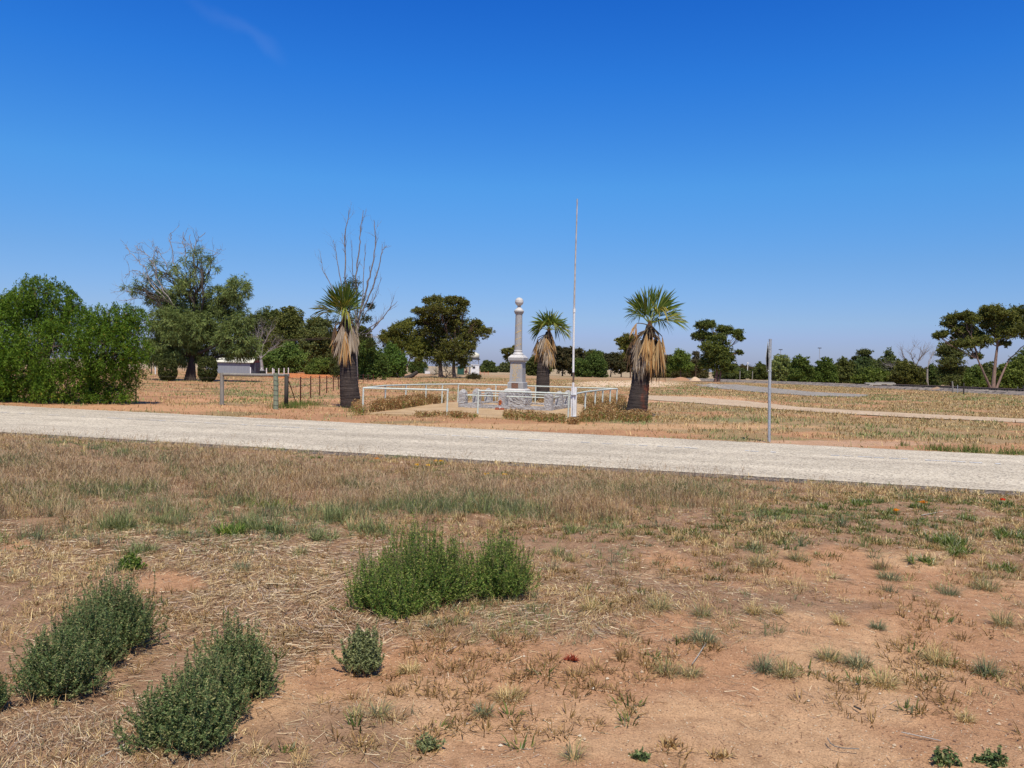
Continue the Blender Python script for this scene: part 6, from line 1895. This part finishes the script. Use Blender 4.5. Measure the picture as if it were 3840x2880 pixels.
    k = (rng.random(len(x)) < np.clip(.10 + gz * .55 + .5 * spr, 0, 1) * sstep(.35, .6, vnoise(x * 2.5, y * 2.5, 8) + gz * .2)) & (dn > .45)
    x, y, gz = x[k], y[k], gz[k]; n = len(x); nb = 22
    az = rng.uniform(0, 6.28, (n, nb)); q = rng.random((n, nb)) * .07
    P = np.stack([x[:, None] + np.cos(az) * q, y[:, None] + np.sin(az) * q, np.repeat(bump_h(x, y)[:, None], nb, 1)], -1).reshape(-1, 3)
    isg = rng.random(n) < gz * .7 + .06
    GZa = np.array([(.11, .15, .05), (.14, .18, .065), (.085, .12, .045), (.26, .28, .22), (.24, .22, .10)])
    OD = np.array([(.34, .22, .13), (.25, .17, .09), (.44, .31, .20), (.20, .13, .08)])
    pal = np.where(np.repeat(isg, nb)[:, None], GZa[rng.integers(0, 5, n * nb)], OD[rng.integers(0, 4, n * nb)])
    addblades(mb, P, az.ravel(), np.clip(rng.normal(.8, .35, n * nb), .1, 1.4), rng.uniform(.02, .075, n * nb), np.where(np.repeat(isg, nb), .0042, .0028) * rng.uniform(.6, 1.3, n * nb), pal * rng.uniform(.5, 1.25, (n * nb, 1)), curve=.3)
    tag(mb.build('ground_cover', M['leaf']), 'low green and withered ground cover on the near verge', 'ground cover', kind='stuff')

    # --- grass beyond the road
    mb = MB()
    x, y = scatter(360000, 14, 120, rng, .55, .70)
    px, py, dep = proj(np.stack([x, y, 0 * x], 1))
    df = far_d(x, y)
    d = np.hypot(x, y)
    n3 = fbm(x * .28, y * .28, 71, 5); n4 = fbm(x * .9, y * .9, 75, 4)
    orange = sstep(.45, .56, n3 + .13 * (px < 1300) + .35 * np.exp(-(df / 2.6) ** 2) - .12 * (px > 2500) + (n4 - .5) * .35)
    w_ = 1 - .72 * orange
    for (cx, cy, rx, ry) in [(1150, 1409, 190, 11), (2350, 1440, 230, 13), (2560, 1498, 260, 16), (560, 1530, 500, 14), (1900, 1600, 1300, 14), (3100, 1663, 500, 14)]:
        w_ = w_ * (1 - .8 * np.exp(-(((px - cx) / rx) ** 2 + ((py - cy) / ry) ** 2) ** 1.5))
    w_ = w_ * ~inpoly(SLAB, x, y) * ~inpoly(TRACK, x, y) * ~inpoly(GRAV, x, y)
    fringe = np.exp(-((df - .15) / .22) ** 2)
    w_ = np.maximum(w_, fringe * .8)
    k = (rng.random(len(x)) < w_ * sstep(.22, .5, vnoise(x * 1.6, y * 1.6, 12))) & (df > .05)
    x, y, d, df, n3, px, py, fr = [q[k] for q in (x, y, d, df, n3, px, py, fringe)]
    n = len(x)
    gn = vnoise(x * .55, y * .55, 92) + rng.normal(0, .1, n)
    g = lambda cx, cy, rx, ry: np.exp(-(((px - cx) / rx) ** 2 + ((py - cy) / ry) ** 2))
    gn += .40 * g(900, 1450, 500, 30) + .12 * g(700, 1500, 600, 40) + .45 * g(2600, 1460, 220, 16) + .3 * g(3500, 1500, 400, 20) + .35 * g(1180, 1500, 120, 20) + .25 * g(2900, 1590, 500, 18)
    green = gn > .78
    FD = np.array([(.45, .315, .16), (.38, .25, .125), (.55, .41, .22), (.30, .18, .09), (.43, .315, .18)])
    FG = np.array([(.20, .24, .09), (.16, .20, .08), (.26, .28, .13)])
    C = np.where(green[:, None], FG[rng.integers(0, 3, n)], FD[rng.integers(0, 5, n)]) * rng.uniform(.75, 1.25, (n, 1))
    P = np.stack([x, y, np.zeros(n)], 1)
    addblades(mb, P, rng.uniform(0, 6.28, n), np.clip(rng.normal(.6, .35, n), 0, 1.35), rng.uniform(.04, .17, n) * (1 - .4 * (fr > .4)) * (1 + .35 * g(2600, 1460, 220, 16)[:]), .0009 * np.clip(d, 14, 90) ** .75 * rng.uniform(.6, 1.4, n), C, curve=.5)
    tag(mb.build('paddock_grass', M['straw']), 'dry grass of the open ground beyond the road', 'grass', kind='stuff')

    # --- withered weeds inside the railing, at the palms and along the pad
    mb = MB()
    def weeds(poly, n, h, greenp, seed, dn=1):
        r_ = np.random.default_rng(seed)
        Q = np.array(PX(poly)); lo, hi = Q.min(0), Q.max(0)
        x = r_.uniform(lo[0], hi[0], n * 4); y = r_.uniform(lo[1], hi[1], n * 4)
        k = inpoly(Q, x, y) & (vnoise(x * 1.8, y * 1.8, seed) > .22)
        x, y = x[k][:n], y[k][:n]; m_ = len(x)
        hh = h * (.45 + .75 * vnoise(x * 2.2, y * 2.2, seed + 1))
        nb = 15
        a = r_.uniform(0, 6.28, (m_, nb)); q = r_.random((m_, nb)) * .07; zz = r_.random((m_, nb)) ** .8 * hh[:, None]
        P = np.stack([x[:, None] + np.cos(a) * q, y[:, None] + np.sin(a) * q, zz], -1).reshape(-1, 3)
        gcol = np.array([(.16, .22, .07), (.22, .26, .09), (.12, .18, .06)]); bcol = np.array([(.26, .12, .07), (.34, .19, .11), (.44, .30, .19), (.18, .09, .055), (.56, .45, .32), (.30, .21, .12)])
        isg = np.repeat(r_.random(m_) < greenp, nb) & (zz.ravel() < h * .7)
        C = np.where(isg[:, None], gcol[r_.integers(0, 3, m_ * nb)], bcol[r_.integers(0, 6, m_ * nb)])
        leaves(mb, P, .055, .026, [(1, 1, 1)], r_, 0, jit=.25)
        mb.c[-1] = mb.c[-1] * np.repeat(C, 4, 0)
        i = r_.integers(0, m_, m_)
        addblades(mb, np.stack([x, y, 0 * x], 1), r_.uniform(0, 6.28, m_), np.clip(r_.normal(.25, .2, m_), 0, 1), hh * 1.15, np.full(m_, .004), bcol[r_.integers(0, 6, m_)], curve=.3)
    weeds([(1366, 1549), (1440, 1532), (1560, 1512), (1670, 1511), (1598, 1521), (1500, 1537)], 1300, .42, .15, 1)
    weeds([(2168, 1582), (2345, 1580), (2350, 1520), (2320, 1510), (2215, 1535)], 1500, .40, .2, 2)
    weeds([(2160, 1518), (2310, 1518), (2330, 1510), (2170, 1506)], 350, .32, .1, 3)
    weeds([(1330, 1562), (1362, 1560), (1362, 1535), (1320, 1530)], 160, .32, .5, 4)
    weeds([(2335, 1584), (2440, 1584), (2440, 1566), (2335, 1566)], 260, .30, .3, 5)
    weeds([(1888, 1577), (2000, 1580), (2000, 1562), (1890, 1560)], 260, .26, .35, 6)
    weeds([(2000, 1582), (2118, 1588), (2118, 1570), (2002, 1568)], 220, .24, .5, 7)
    weeds([(1560, 1566), (1790, 1572), (1790, 1561), (1560, 1556)], 160, .16, .3, 8)
    weeds([(1690, 1566), (1730, 1568), (1730, 1558), (1690, 1556)], 70, .2, .4, 9)
    weeds([(2018, 1515), (2050, 1515), (2050, 1500), (2018, 1500)], 90, .35, .1, 10)
    weeds([(1790, 1516), (1860, 1517), (1860, 1500), (1790, 1500)], 80, .25, .1, 12)
    weeds([(2130, 1592), (2170, 1592), (2170, 1580), (2130, 1580)], 90, .18, .1, 11)
    tag(mb.build('withered_weeds', M['leaf']), 'withered brown weeds with green bases around the memorial pad', 'weeds', kind='stuff')
    # --- green grass at the far road edge on the right, taller feathery grass by the gravel road
    mb = MB()
    for (cx, cy, nbl, hh, sp) in [(3500, 1688, 90, .22, .25), (3540, 1692, 80, .2, .25), (3640, 1695, 160, .24, .35), (3780, 1702, 150, .17, .5), (3830, 1703, 90, .2, .3), (3385, 1672, 40, .16, .15), (1085, 1530, 500, .3, .7), (1130, 1520, 500, .3, .8), (1340, 1545, 120, .3, .4), (2195, 1582, 100, .2, .4)]:
        b = U(cx, cy); n = nbl
        P = b + np.stack([rng.normal(0, sp * .5, n), rng.normal(0, sp * .4, n), np.zeros(n)], 1); P[:, 2] = 0
        addblades(mb, P, rng.uniform(0, 6.28, n), np.clip(rng.normal(.45, .3, n), 0, 1.2), hh * rng.uniform(.5, 1.1, n), np.full(n, .0055), np.array([(.13, .19, .06), (.10, .15, .05), (.18, .21, .09)])[rng.integers(0, 3, n)], curve=.6)
    tag(mb.build('green_grass', M['leaf']), 'green grass clumps at the far road edge and along the fence foot', 'grass', kind='stuff')
cover()
